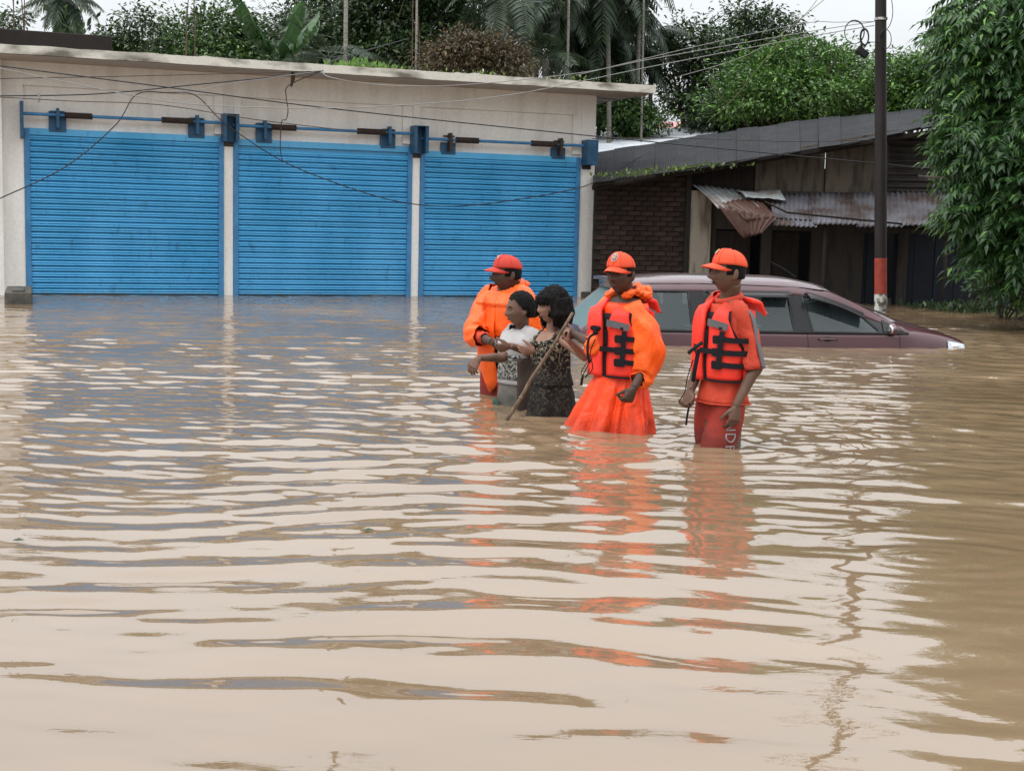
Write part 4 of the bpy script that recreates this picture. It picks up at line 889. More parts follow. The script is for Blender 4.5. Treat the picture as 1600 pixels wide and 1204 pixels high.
def rimtube(ob, r, mat, name):           # rubber seal following the boundary of a pane
    bmm = bmesh.new(); bmm.from_mesh(ob.data); off = WO[ob.name]
    e = [x for x in bmm.edges if x.is_boundary]; nxt = {}
    for x in e:
        a, b = x.verts; nxt.setdefault(a.index, []).append(b.index); nxt.setdefault(b.index, []).append(a.index)
    st = next(iter(nxt)); loop = [st]; prev = None; cur = st
    while True:
        c_ = [q for q in nxt[cur] if q != prev]; 
        if not c_: break
        prev, cur = cur, c_[0]
        if cur == st: break
        loop.append(cur)
    bmm.verts.ensure_lookup_table(); pts = [bmm.verts[i].co + off for i in loop]; bmm.free()
    pts.append(pts[0]); return mk(name, MB().tube(pts, r, 6, cap=False), mat, ob, smooth=True)
for g in glass: rimtube(g, .016, m_blk, 'window_seal')
def seam(pts, r=.0045): mk('door_seam', MB().tube([on_side(x, z, -.001) for x, z in pts], r, 5), m_rub, car, smooth=True)
L_ = lambda a, b, n=8: [(a[0] + (b[0] - a[0]) * i / n, a[1] + (b[1] - a[1]) * i / n) for i in range(n + 1)]
seam(L_((2.40, .94), (2.43, .45))); seam(L_((3.42, .93), (3.46, .45))); seam(L_((1.28, .94), (1.30, .45)))
mk('waist_moulding', MB().tube([on_side(x, .955, .002) for x in np.linspace(.5, 3.52, 26)], .011, 6, flat=((0, 0, 1), 1.3)), m_blk, car, smooth=True)
mk('roof_gutter', MB().tube([on_side(.5 + .27 * i, z, .0) for i, z in enumerate([1.435, 1.447, 1.452, 1.455, 1.452, 1.447, 1.44, 1.43, 1.40])], .006, 5), m_rub, car, smooth=True)
mk('rain_visor', MB().grid([[on_side(x, z, .012) for x, z in zip(np.linspace(2.42, 3.06, 9), np.linspace(1.385, 1.165, 9) + .02 * np.sin(np.linspace(0, 3.1, 9)))], [on_side(x, z, .022) for x, z in zip(np.linspace(2.42, 3.03, 9), np.linspace(1.325, 1.11, 9) + .025 * np.sin(np.linspace(0, 3.1, 9)))]]), m_blk, car, smooth=True, solid=.003)
mk('rain_visor', MB().grid([[on_side(x, 1.385, .012) for x in np.linspace(1.34, 2.24, 9)], [on_side(x, 1.33, .022) for x in np.linspace(1.35, 2.24, 9)]]), m_blk, car, smooth=True, solid=.003)
for x in (2.62, 1.52):
    hp = on_side(x, .885, 0); hd = MB().tube([on_side(x - .1, .882, .004), on_side(x - .07, .885, .028), on_side(x, .888, .034), on_side(x + .07, .885, .028), on_side(x + .1, .882, .004)], .011, 8)
    h = mk('door_handle', hd, m_paint, car, smooth=True); mk('handle_recess', MB().ball(hp + CN * .004, (.06, .012, .028), Matrix.Rotation(CY, 3, 'Z')), m_rub, h, smooth=True)
mc = on_side(3.34, 1.0, .10); mir = mk('wing_mirror', MB().ball(mc, (.055, .10, .065), Matrix.Rotation(CY, 3, 'Z'), 20, 12), m_paint, car, smooth=True)
mk('mirror_foot', MB().tube([on_side(3.36, .965, -.01), mc + Vector((0, 0, -.05))], .02, 8), m_blk, mir, smooth=True)
mk('mirror_glass', MB().ball(mc - CU * .035, (.022, .085, .052), Matrix.Rotation(CY, 3, 'Z'), 16, 10), m_chrome, mir, smooth=True)
tri = [on_side(3.24, .975, .004), on_side(3.50, .975, .004), on_side(3.26, 1.10, .004)]
mk('quarter_trim', MB().add(tri, [(0, 1, 2)]), m_blk, car, solid=.004)
# headlamps, set on the nose
def lamp(side):
    rows = []
    for v in np.linspace(0, 1, 7):
        row = []
        for u_ in np.linspace(0, 1, 9):
            x = 3.98 + .24 * u_ + .01; z = .765 + .095 * (v) * (1 - .25 * u_) + .02 * (1 - u_) * v
            o_ = C(x, -1.6 * side, z); h = bt_.ray_cast(o_, CN * side); p = h[0] if h[0] is not None else C(x, -.6 * side, z)
            row.append(p - CN * side * .010)
        rows.append(row)
    l_ = mk('headlamp', MB().grid(rows), m_lamp, car, smooth=True)
    q = rows[3][3]; mk('reflector', MB().ball(q - CN * side * .003 , (.045, .014, .03), Matrix.Rotation(CY, 3, 'Z')), m_chrome, l_, smooth=True)
lamp(1); lamp(-1)
for s in (-1, 1): mk('tail_lamp', MB().ball(C(.10, .70 * s, .80), (.07, .07, .16), Matrix.Rotation(CY, 3, 'Z')), pm('red_lens', (.35, .02, .02), .15), car, smooth=True)
mk('rear_spoiler', MB().grid([[C(.36, y, 1.462 - .05 * y * y) for y in np.linspace(-.52, .52, 9)], [C(.52, y, 1.475 - .05 * y * y) for y in np.linspace(-.52, .52, 9)]]), m_paint, car, smooth=True, solid=.035, bevel=.01)
mk('rear_bumper', MB().box((-.06, -.72, .30), (.14, .72, .62), Matrix.Translation(C(0, 0, 0)) @ Matrix.Rotation(CY, 4, 'Z')), m_paint, car, bevel=.05)
mk('aerial', MB().tube([C(2.50, -.1, 1.53), C(2.36, -.1, 1.62), C(2.20, -.1, 1.70)], .005, 5), m_rub, car)
mk('wiper', MB().tube([C(3.42, -.5, 1.13), C(3.32, -.1, 1.20), C(3.22, .25, 1.27)], .009, 5), m_rub, car)
mk('wiper', MB().tube([C(3.44, .05, 1.15), C(3.36, .35, 1.18), C(3.30, .6, 1.20)], .009, 5), m_rub, car)
for x in (.85, 3.42):
    for s in (-1, 1):
        wc = C(x, .74 * s, .31); t_ = mk('wheel', MB().tube([wc - CN * .1, wc - CN * .085, wc + CN * .085, wc + CN * .1], [.27, .31, .31, .27], 24), m_rub, car, smooth=True, autos=40)
        mk('rim', MB().tube([wc - CN * .104, wc + CN * .104], .19, 20), m_chrome, t_)
for x in (1.15, 2.05, 2.95 - .35):
    for s in (-.36, .36):
        st = mk('seat', MB().box((x - .2, s - .23, .35), (x + .3, s + .23, .62), Matrix.Translation(CAR_O + CN * HW) @ Matrix.Rotation(CY, 4, 'Z')), m_cloth, car, bevel=.05)
        mk('backrest', MB().box((x - .34, s - .23, .5), (x - .2, s + .23, 1.12), Matrix.Translation(CAR_O + CN * HW) @ Matrix.Rotation(CY, 4, 'Z')), m_cloth, st, bevel=.05)
        mk('headrest', MB().box((x - .34, s - .12, 1.14), (x - .24, s + .12, 1.30), Matrix.Translation(CAR_O + CN * HW) @ Matrix.Rotation(CY, 4, 'Z')), m_cloth, st, bevel=.03)
mk('dashboard', MB().box((3.0, -.66, .6), (3.4, .66, .98), Matrix.Translation(CAR_O + CN * HW) @ Matrix.Rotation(CY, 4, 'Z')), m_cloth, car, bevel=.05)
wpts = [C(2.88, .36, .95) + (CN * math.cos(a) * .18 + (Vector((0, 0, 1)) * .9 - CU * .4) * math.sin(a) * .18) for a in np.linspace(0, 2 * math.pi, 25)]
mk('steering_wheel', MB().tube(wpts, .014, 6, cap=False), m_rub, car, smooth=True)
# ================================================================== PEOPLE
Zv = Vector((0, 0, 1))
def V(*a): return Vector(a)
def skin(name, c):
    m, n, p = nodes(name); t = tex(n, 'ShaderNodeTexNoise', 14, 5)
    n.links.new(ramp(n, t.outputs[0], [(.3, tuple(x * .75 for x in c)), (.7, tuple(x * 1.12 for x in c))]), p.inputs['Base Color'])
    p.inputs['Roughness'].default_value = .6; p.inputs['Subsurface Weight'].default_value = .05; p.inputs['Subsurface Radius'].default_value = (.01, .004, .002)
    p.inputs['Specular IOR Level'].default_value = .4
    t2 = tex(n, 'ShaderNodeTexNoise', 120, 3); bumpn(n, p, t2.outputs[0], .0012); return m
def fabric(name, c, c2=None, wr=.010, ws=9, rough=.6, fine=.001, spec=.4, coat=0):
    m, n, p = nodes(name); c2 = c2 or tuple(x * .8 for x in c)
    t = tex(n, 'ShaderNodeTexNoise', 5, 4); col = ramp(n, t.outputs[0], [(.35, c2), (.65, c)])
    ge = n.nodes.new('ShaderNodeNewGeometry'); sx = n.nodes.new('ShaderNodeSeparateXYZ'); n.links.new(ge.outputs['Position'], sx.inputs[0])   # soaked cloth just above the water
    wn = tex(n, 'ShaderNodeTexNoise', 11, 4); ad = n.nodes.new('ShaderNodeMath'); ad.operation = 'MULTIPLY_ADD'; ad.inputs[1].default_value = -.16; n.links.new(wn.outputs[0], ad.inputs[0]); n.links.new(sx.outputs['Z'], ad.inputs[2])
    wq = n.nodes.new('ShaderNodeMapRange'); wq.inputs[1].default_value = -.03; wq.inputs[2].default_value = .04; wq.inputs[3].default_value = .55; wq.inputs[4].default_value = 0; n.links.new(ad.outputs[0], wq.inputs[0])
    n.links.new(mixc(n, wq.outputs[0], col, tuple(x * .35 + .01 for x in c)), p.inputs['Base Color'])
    p.inputs['Roughness'].default_value = rough; p.inputs['Specular IOR Level'].default_value = spec; p.inputs['Coat Weight'].default_value = coat; p.inputs['Coat Roughness'].default_value = .25
    a = tex(n, 'ShaderNodeTexNoise', ws, 3, sc=(1, 1, .55)); a.inputs['Distortion'].default_value = 1.2
    b = bumpn(n, p, a.outputs[0], wr); t2 = tex(n, 'ShaderNodeTexNoise', 160, 2); bumpn(n, p, t2.outputs[0], fine, chain=b); return m
m_sk1 = skin('skin_deep', (.070, .037, .025)); m_sk2 = skin('skin_dark', (.120, .061, .039)); m_sk3 = skin('skin_brown', (.15, .080, .053)); m_sk4 = skin('skin_light_brown', (.26, .142, .098))
m_or = fabric('orange_raincoat', (.93, .125, .010), (.84, .10, .008), .026, 8, .48, .0004, coat=.10, spec=.3)
m_or2 = fabric('orange_poncho', (.88, .062, .006), (.78, .05, .005), .026, 8, .48, .0004, coat=.10, spec=.3)
m_vest = fabric('life_vest_shell', (.88, .045, .026), (.80, .036, .02), .010, 11, .55, .0006, spec=.3)
m_shirt = fabric('orange_red_shirt', (.52, .050, .020), (.42, .038, .015), .020, 9, .75)
m_pants = fabric('dark_red_trousers', (.27, .022, .012), (.19, .015, .009), .022, 8, .8)
m_cap = fabric('orange_cap', (.74, .080, .024), (.64, .065, .02), .003, 14, .7)
m_cap2 = fabric('red_orange_cap', (.56, .042, .022), (.46, .034, .018), .003, 14, .7)
m_web = fabric('black_webbing', (.014, .014, .017), None, .002, 30, .7, .001, spec=.12)
m_refl = fabric('grey_reflective_tape', (.12, .112, .115), (.09, .085, .09), .003, 14, .4)
m_hair = pm('black_hair', (.009, .008, .008), .55, c2=(.005, .004, .004), vs=40, sc=(3, 3, .4), bump=.004, bs=90, spec=.08)
m_eye = pm('eye_white', (.13, .115, .105), .4); m_iris = pm('dark_iris', (.01, .008, .006), .1)
m_tee = fabric('white_tee', (.40, .385, .38), (.31, .295, .29), .007, 7, .9, spec=.2)
m_tee2 = fabric('wet_lower_tee', (.16, .15, .13), (.11, .10, .085), .012, 9, .7)
m_sarong = fabric('brown_cloth', (.075, .052, .042), (.05, .036, .03), .012, 7, .85, spec=.15)
m_green = fabric('green_cloth', (.02, .10, .075), None, .008, 9, .7)
def dress_mat():
    m, n, p = nodes('speckled_black_dress')
    a = tex(n, 'ShaderNodeTexVoronoi', 34, 0, sc=(1, 1, .8)); w_ = tex(n, 'ShaderNodeTexNoise', 22, 5, sc=(1, 1, 1)); w_.inputs['Distortion'].default_value = 2.5
    f1 = ramp(n, w_.outputs[0], [(.53, 0.0), (.57, 1.0)])
    tcn = n.nodes.new('ShaderNodeTexCoord'); sx = n.nodes.new('ShaderNodeSeparateXYZ'); n.links.new(tcn.outputs['Object'], sx.inputs[0])
    big = tex(n, 'ShaderNodeTexNoise', 5, 2); g = ramp(n, big.outputs[0], [(.35, .35), (.6, 1.0)])
    mu = n.nodes.new('ShaderNodeMath'); mu.operation = 'MULTIPLY'; n.links.new(f1, mu.inputs[0]); n.links.new(g, mu.inputs[1])
    h = n.nodes.new('ShaderNodeMapRange'); h.inputs[1].default_value = 1.05; h.inputs[2].default_value = 1.3; h.inputs[3].default_value = .12; h.inputs[4].default_value = 1.0
    n.links.new(sx.outputs['Z'], h.inputs[0]); m2_ = n.nodes.new('ShaderNodeMath'); m2_.operation = 'MULTIPLY'; n.links.new(mu.outputs[0], m2_.inputs[0]); n.links.new(h.outputs[0], m2_.inputs[1])
    c = mixc(n, m2_.outputs[0], (.016, .014, .013), (.33, .29, .21)); n.links.new(c, p.inputs['Base Color']); p.inputs['Roughness'].default_value = .85; p.inputs['Specular IOR Level'].default_value = .12
    t2 = tex(n, 'ShaderNodeTexNoise', 9, 3); bumpn(n, p, t2.outputs[0], .012); return m
m_dress = dress_mat()

def fuse(name, mb, mat, parent, voxel=.0048, smooth_it=1, dec=.5):
    """join overlapping shapes into one continuous skin"""
    o = mk(name, mb, mat, parent)
    m = o.modifiers.new('r', 'REMESH'); m.mode = 'VOXEL'; m.voxel_size = voxel; m.use_smooth_shade = True
    m = o.modifiers.new('s', 'SMOOTH'); m.iterations = smooth_it; m.factor = .5
    if dec < 1: m = o.modifiers.new('d', 'DECIMATE'); m.ratio = dec
    applied(o)
    for p in o.data.polygons: p.use_smooth = True
    return o
def roughen(o, amp, sx, sz, seed=0):
    me = o.data; off = WO[o.name]; nn = [v.normal.copy() for v in me.vertices]
    for v, n_ in zip(me.vertices, nn):
        p = v.co + off; q = V(p.x * sx, p.y * sx, p.z * sz + seed); v.co += n_ * amp * (noise.noise(q) + .6 * noise.noise(q * 2.3))
    return o
def frame(f, up=Zv):
    f = Vector(f).normalized(); l = Vector(up).cross(f).normalized(); u = f.cross(l); return Matrix((f, l, u)).transposed()
def head_geo(mb, c, R, k=1.0, ns=1.0):
    """head: x forward, y left, z up, origin between the ears"""
    nu, nv = 72, 56; vs = []; g = lambda y, z, y0, z0, sy, sz: math.exp(-((y - y0) / sy) ** 2 - ((z - z0) / sz) ** 2)
    for j in range(nv + 1):
        ph = math.pi * j / nv
        for i in range(nu):
            th = 2 * math.pi * i / nu; dx, dy, dz = math.sin(ph) * math.cos(th), math.sin(ph) * math.sin(th), math.cos(ph)
            x, y, z = .098 * dx, .076 * dy, .118 * dz
            low = max(0, -z / .118)
            y *= 1 - .34 * low ** 1.6
            if x > 0: x = x * (1 - .10 * low ** 2) + .012 * low * (dx > 0) * dx; 
            else: x *= 1 - .50 * low ** 1.2
            if dx > 0 and abs(y) < .075:
                w_ = dx ** .5; ay = abs(y)
                b = ns * .031 * g(ay, z, 0, -.026, .0130, .0150) + ns * .021 * g(ay, z, 0, -.005, .0085, .024) + .007 * g(ay, z, .013, -.030, .008, .008)
                b += .0075 * g(ay, z, 0, -.057, .021, .0065) + .008 * g(ay, z, 0, -.069, .018, .007) - .004 * g(ay, z, 0, -.063, .022, .0028)
                b += .011 * g(ay, z, 0, -.098, .022, .016) - .004 * g(ay, z, 0, -.082, .03, .007)
                b += .006 * g(ay, z, .022, .027, .028, .009) - .010 * g(ay, z, .031, .008, .015, .012) + .005 * g(ay, z, .042, -.022, .018, .016)
                x += b * w_
            vs.append(c + R @ (Vector((x, y, z)) * k))
    fs = [(j * nu + i, (j + 1) * nu + i, (j + 1) * nu + (i + 1) % nu, j * nu + (i + 1) % nu) for j in range(nv) for i in range(nu)]
    mb.add(vs, fs)
    for s in (-1, 1):                     # ears
        mb.ball(c + R @ (Vector((-.008, s * .078, -.012)) * k), (.017 * k, .008 * k, .031 * k), R @ Matrix.Rotation(s * -.35, 3, 'Z') @ Matrix.Rotation(-.15, 3, 'Y'), 14, 10)
        mb.ball(c + R @ (Vector((-.002, s * .072, -.03)) * k), (.012 * k, .008 * k, .016 * k), R, 10, 8)
def eyes(par, c, R, k=1.0):
    for s in (-1, 1):
        e = c + R @ (Vector((.0815, s * .031, .006)) * k)
        q = mk('eye', MB().ball(e, (.011 * k, .012 * k, .0058 * k), R, 14, 10), m_eye, par, smooth=True)
        mk('iris', MB().ball(e + R @ Vector((.0085 * k, s * .0005, 0)), (.004 * k, .0055 * k, .0050 * k), R, 12, 8), m_iris, q, smooth=True)
        mk('eyebrow', MB().tube([c + R @ (Vector((.094 - .0, s * .012, .026)) * k), c + R @ (Vector((.093, s * .030, .031)) * k), c + R @ (Vector((.080, s * .048, .026)) * k)], [.0028 * k, .0036 * k, .002 * k], 6), m_hair, par, smooth=True)
    mk('lips', MB().ball(c + R @ (Vector((.0925, 0, -.0625)) * k), (.007 * k, .021 * k, .0070 * k), R, 16, 8), m_lip, par, smooth=True)
m_lip = skin('lips', (.075, .032, .028))
def cap(par, c, R, k, mat, emblem=None, tilt=0):
    Rt = R @ Matrix.Rotation(tilt, 3, 'Y'); rows = []
    for j in range(13):
        ph = j / 12 * math.radians(88); z = .040 + .088 * math.cos(ph); row = []
        for i in range(48):
            th = 2 * math.pi * i / 48; rad = math.sin(ph) ** .90
            x = (.101 if math.cos(th) > 0 else .106) * rad * math.cos(th); y = .0825 * rad * math.sin(th)
            zz = z + (.012 * max(0, math.cos(th)) * math.sin(ph) * 1.6 * (1 - j / 12) * 2) - .012 * max(0, -math.cos(th)) * (j / 12)
            row.append(c + Rt @ (Vector((x, y, zz)) * k))
        rows.append(row)
    mb = MB().grid([r + [r[0]] for r in rows]); o = mk('cap', mb, mat, par, smooth=True, solid=.003, soff=1)
    br = []
    for j in range(9):
        q = j / 8; row = []
        for i in range(25):
            a = math.radians(-78 + 156 * i / 24); ca, sa = math.cos(a), math.sin(a)
            ext = .070 * (max(0, math.cos(a * 1.14)) ** .8); x = .100 * ca + q * ext; y = .0825 * sa * (1 - .16 * q)
            z = .046 - .030 * (y / .08) ** 2 - .020 * q
            row.append(c + Rt @ (Vector((x, y, z)) * k))
        br.append(row)
    mk('brim', MB().grid(br), mat, o, smooth=True, solid=.0035)
    mk('button', MB().ball(c + Rt @ (Vector((0, 0, .1305)) * k), (.008, .008, .004), Rt, 10, 6), mat, o, smooth=True)
    for i in range(6):                    # panel seams
        a = math.radians(30 + 60 * i); pts = []
        for j in range(1, 13):
            ph = j / 12 * math.radians(88); rad = math.sin(ph) ** .90; fx = math.cos(a)
            pts.append(c + Rt @ (Vector(((.1030 if fx > 0 else .1080) * rad * fx, .0845 * rad * math.sin(a), .041 + .088 * math.cos(ph) + (.012 * max(0, fx) * math.sin(ph) * 3.2 * (1 - j / 12)) - .012 * max(0, -fx) * j / 12)) * k))
        mk('seam', MB().tube(pts, .0012, 4, cap=False), mat, o, smooth=True)
    def on_front(u_, v_, off):            # point on the front panel, u sideways, v up
        th = u_ / .095; ph = math.radians(88) * (1 - v_ / .13); rad = math.sin(ph) ** .90
        p = Vector((.1012 * rad * math.cos(th), .0825 * rad * math.sin(th), .042 + .088 * math.cos(ph) + .0192 * math.cos(th) * math.sin(ph) * 2 * (1 - ph / math.radians(88))))
        n_ = p.normalized(); return c + Rt @ ((p + n_ * off) * k)
    if emblem == 'disc':
        cols = [((.72, .60, .42), .028, .0040), ((.05, .055, .16), .0245, .0055), ((.75, .45, .30), .0185, .0070), ((.06, .07, .20), .0135, .0085), ((.80, .66, .52), .0105, .0100), ((.16, .015, .02), .0060, .0115)]
        e0 = None
        for i, (cc, r_, off) in enumerate(cols):
            mb = MB(); n = 28; vs = [on_front(0, .052, off)] + [on_front(r_ * math.cos(2 * math.pi * t / n), .052 + r_ * .95 * math.sin(2 * math.pi * t / n), off) for t in range(n)]
            mb.add(vs, [(0, 1 + t, 1 + (t + 1) % n) for t in range(n)])
            mt = pm('badge_thread_%s' % ['cream', 'navy', 'peach', 'indigo', 'sand', 'crimson'][i], cc, .7); ob = mk('badge_ring' if e0 else 'badge', mb, mt, o if not e0 else o, smooth=True); e0 = e0 or ob
    elif emblem == 'mark':
        mt = pm('white_thread', (.6, .55, .52), .7)
        mb = MB().tube([on_front(.012, .060, .005), on_front(.020, .066, .005), on_front(.032, .058, .005), on_front(.040, .048, .005)], .0035, 6)
        mk('badge', mb, mt, o, smooth=True)
    elif emblem == 'front':
        mt = pm('pale_badge', (.45, .30, .16), .7)
        mb = MB(); n = 20; vs = [on_front(0, .058, .005)] + [on_front(.018 * math.cos(2 * math.pi * t / n), .058 + .017 * math.sin(2 * math.pi * t / n), .005) for t in range(n)]
        mb.add(vs, [(0, 1 + t, 1 + (t + 1) % n) for t in range(n)]); mk('badge', mb, mt, o, smooth=True)
    # cropped hair below the cap at temples and nape
    hr = []
    for j in range(6):
        q = j / 5; row = []
        for i in range(29):
            a = math.radians(62 + 236 * i / 28); ca, sa = math.cos(a), math.sin(a)
            z = .055 - q * (.068 if ca > -.15 else .095); sh_ = 1 - .35 * max(0, (-z) / .118) ** 1.3
            row.append(c + R @ (Vector(((.1015 if ca < 0 else .0985) * ca * (1 - (.32 if ca < 0 else .0) * max(0, -z / .118) ** 1.2) , .0790 * sa * sh_, z)) * k))
        hr.append(row)
    mk('hair', MB().grid(hr), m_hair, par, smooth=True, solid=.003, soff=1)
    return o
def arm_geo(mb, sh, el, wr, k=1.0, r=(.052, .040, .038, .034, .024)):
    pts = spline([tuple(sh), tuple(sh.lerp(el, .5)), tuple(el), tuple(el.lerp(wr, .35)), tuple(wr)], 5)
    rr_ = [x[0] for x in spline([(r[0] * k,), (r[1] * k,), (r[2] * k,), (r[3] * k,), (r[4] * k,)], 5)]
    mb.tube([Vector(p) for p in pts], rr_, 14)
def hand_geo(mb, w, d, side, k=1.0, curl=.5, spread=.10, thumb=.5, fc=None):
    """w wrist, d direction of the fingers, side = towards the thumb; fingers close towards the palm"""
    d = Vector(d).normalized(); t = Vector(side); t = (t - d * t.dot(d)).normalized(); n = d.cross(t)   # n: palm side
    L = .085 * k; rows = []
    for q, (wd, th) in zip((0, .25, .6, 1.0), ((.024, .020), (.032, .021), (.040, .018), (.041, .014))):
        c = w + d * L * q; rows.append([c + t * wd * k * math.cos(a) + n * th * k * math.sin(a) for a in np.linspace(0, 2 * math.pi, 14, endpoint=False)])
    m2 = MB().grid(rows, closed=True); nn = 14; m2.f += [tuple(range(nn - 1, -1, -1)), tuple(3 * nn + i for i in range(nn))]; mb.add(m2.v, m2.f)
    lens = (.072, .080, .074, .058); offs = (.031, .0105, -.0105, -.031)
    for i in range(4):
        cu = (fc[i] if fc else curl * (1 + .12 * i)); p = w + d * (L * .92 - (.004 if i in (0, 3) else 0) * k) + t * offs[i] * k; pts = [p - d * .02 * k]; a = 0; pts.append(p)
        sp_ = spread * (1.5 - i) * .8
        for seg, fr_ in enumerate((.45, .31, .24)):
            a += cu * (1.0, 1.15, .8)[seg]; v = (d * math.cos(a) + n * math.sin(a) + t * sp_ * math.cos(a)).normalized(); p = p + v * lens[i] * k * fr_; pts.append(p)
        mb.tube(pts, [.0100 * k, .0098 * k, .0090 * k, .0082 * k, .0066 * k], 8); mb.ball(pts[-1], .0068 * k, None, 8, 6)
    p0 = w + d * .022 * k + t * .018 * k; v = (d * .55 + t * (1.0 - .5 * thumb) + n * .55 * thumb).normalized(); p1 = p0 + v * .036 * k
    v2 = (v * .8 + d * .45 + n * .5 * thumb - t * .3 * thumb).normalized(); p2 = p1 + v2 * .030 * k; v3 = (v2 + n * .4 * thumb).normalized(); p3 = p2 + v3 * .024 * k
    mb.tube([p0, p1, p2, p3], [.017 * k, .0125 * k, .0105 * k, .0085 * k], 8); mb.ball(p3, .0085 * k, None, 8, 6)
class Torso:
    """table rows: z, forward offset, lateral offset, half depth, half width (metres above the water)"""
    def __init__(s, O, f, rows): s.O = Vector(O); s.f = Vector((f[0], f[1], 0)).normalized(); s.l = Zv.cross(s.f); s.rows = sorted(rows); s.zs = [r[0] for r in s.rows]
    def par(s, z): return [np.interp(z, s.zs, [r[i] for r in s.rows]) for i in range(1, 5)]
    def pt(s, z, th, off=0, e=2.5):
        fo, lo, a, b = s.par(z); c, q = math.cos(th), math.sin(th); a += off; b += off
        x = a * math.copysign(abs(c) ** (2 / e), c); y = b * math.copysign(abs(q) ** (2 / e), q)
        return Vector((s.O.x, s.O.y, 0)) + s.f * (fo + x) + s.l * (lo + y) + Vector((0, 0, z))
    def loft(s, mb, z0, z1, n=14, off=0, nu=32, cap=True, fold=None, th0=None, th1=None):
        rows = []
        for z in np.linspace(z0, z1, n):
            th = np.linspace(0, 2 * math.pi, nu, endpoint=False) if th0 is None else np.linspace(th0, th1, nu)
            rows.append([s.pt(z, t, off + (fold(z, t) if fold else 0)) for t in th])
        g = MB().grid(rows, closed=th0 is None)
        if cap and th0 is None: g.f += [tuple(range(nu - 1, -1, -1)), tuple((n - 1) * nu + k for k in range(nu))]
        mb.add(g.v, g.f); return mb
    def strap(s, name, pts, off, wid, mat, par, th=.004):
        """flat webbing through (z, angle) points laid on the body; width runs across the strap"""
        rows = []; q = spline([(z, t) for z, t in pts], 6)
        for i, (z, t) in enumerate(q):
            z2, t2 = q[min(i + 1, len(q) - 1)]; z1, t1 = q[max(i - 1, 0)]; p = s.pt(z, t, off); d = (s.pt(z2, t2, off) - s.pt(z1, t1, off)).normalized()
            nn = (p - s.pt(z, t, off - .05)).normalized(); w_ = nn.cross(d).normalized() * wid / 2; rows.append([p - w_, p, p + w_])
        return mk(name, MB().grid(rows), mat, par, smooth=False, solid=th, soff=0)
def sleeve(name, pts, rad, mat, par, fold=.006, seed=0, solid=.003, n=22, kf=5):
    pp = [Vector(p) for p in spline([tuple(p) for p in pts], 6)]; rr_ = [x[0] for x in spline([(x,) for x in rad], 6)]
    mb = MB(); mb.tube(pp, rr_, n, cap=False)
    for i, v in enumerate(mb.v):
        v = Vector(v); r_, k = divmod(i, n); c = pp[r_]; d = (v - c); L = d.length
        ang = 2 * math.pi * k / n; ln = r_ / len(pp); a = fold * (1.3 * math.sin(3 * ang + 4 * ln + seed + 1.5 * math.sin(7 * ln + seed)) * noise.noise(V(ang, ln * 3, seed)) * 1.6 + 1.1 * noise.noise(V(math.cos(ang) * 1.6, math.sin(ang) * 1.6, ln * 9 + seed)))
        mb.v[i] = tuple(c + d * (1 + a / max(L, .01)))
    return mk(name, mb, mat, par, smooth=True, solid=solid)
def legs_geo(mb, T, zhip, sp=.10, r=.085, foot=None):
    for s in (-1, 1):
        h = T.pt(zhip, 0) - T.f * T.par(zhip)[2] + T.l * s * sp; st = .06 * s
        mb.tube([h, h + V(0, 0, -.25) + T.f * .03, h + V(0, 0, -(zhip + .33)) + T.f * (.03 + st), V(h.x, h.y, -.72) + T.f * st], [r, r * .88, r * .62, r * .45], 14)
        a = V(h.x, h.y, -.765) + T.f * st; mb.tube([a - T.f * .06, a + T.f * .05, a + T.f * .17], [.045, .045, .03], 10)
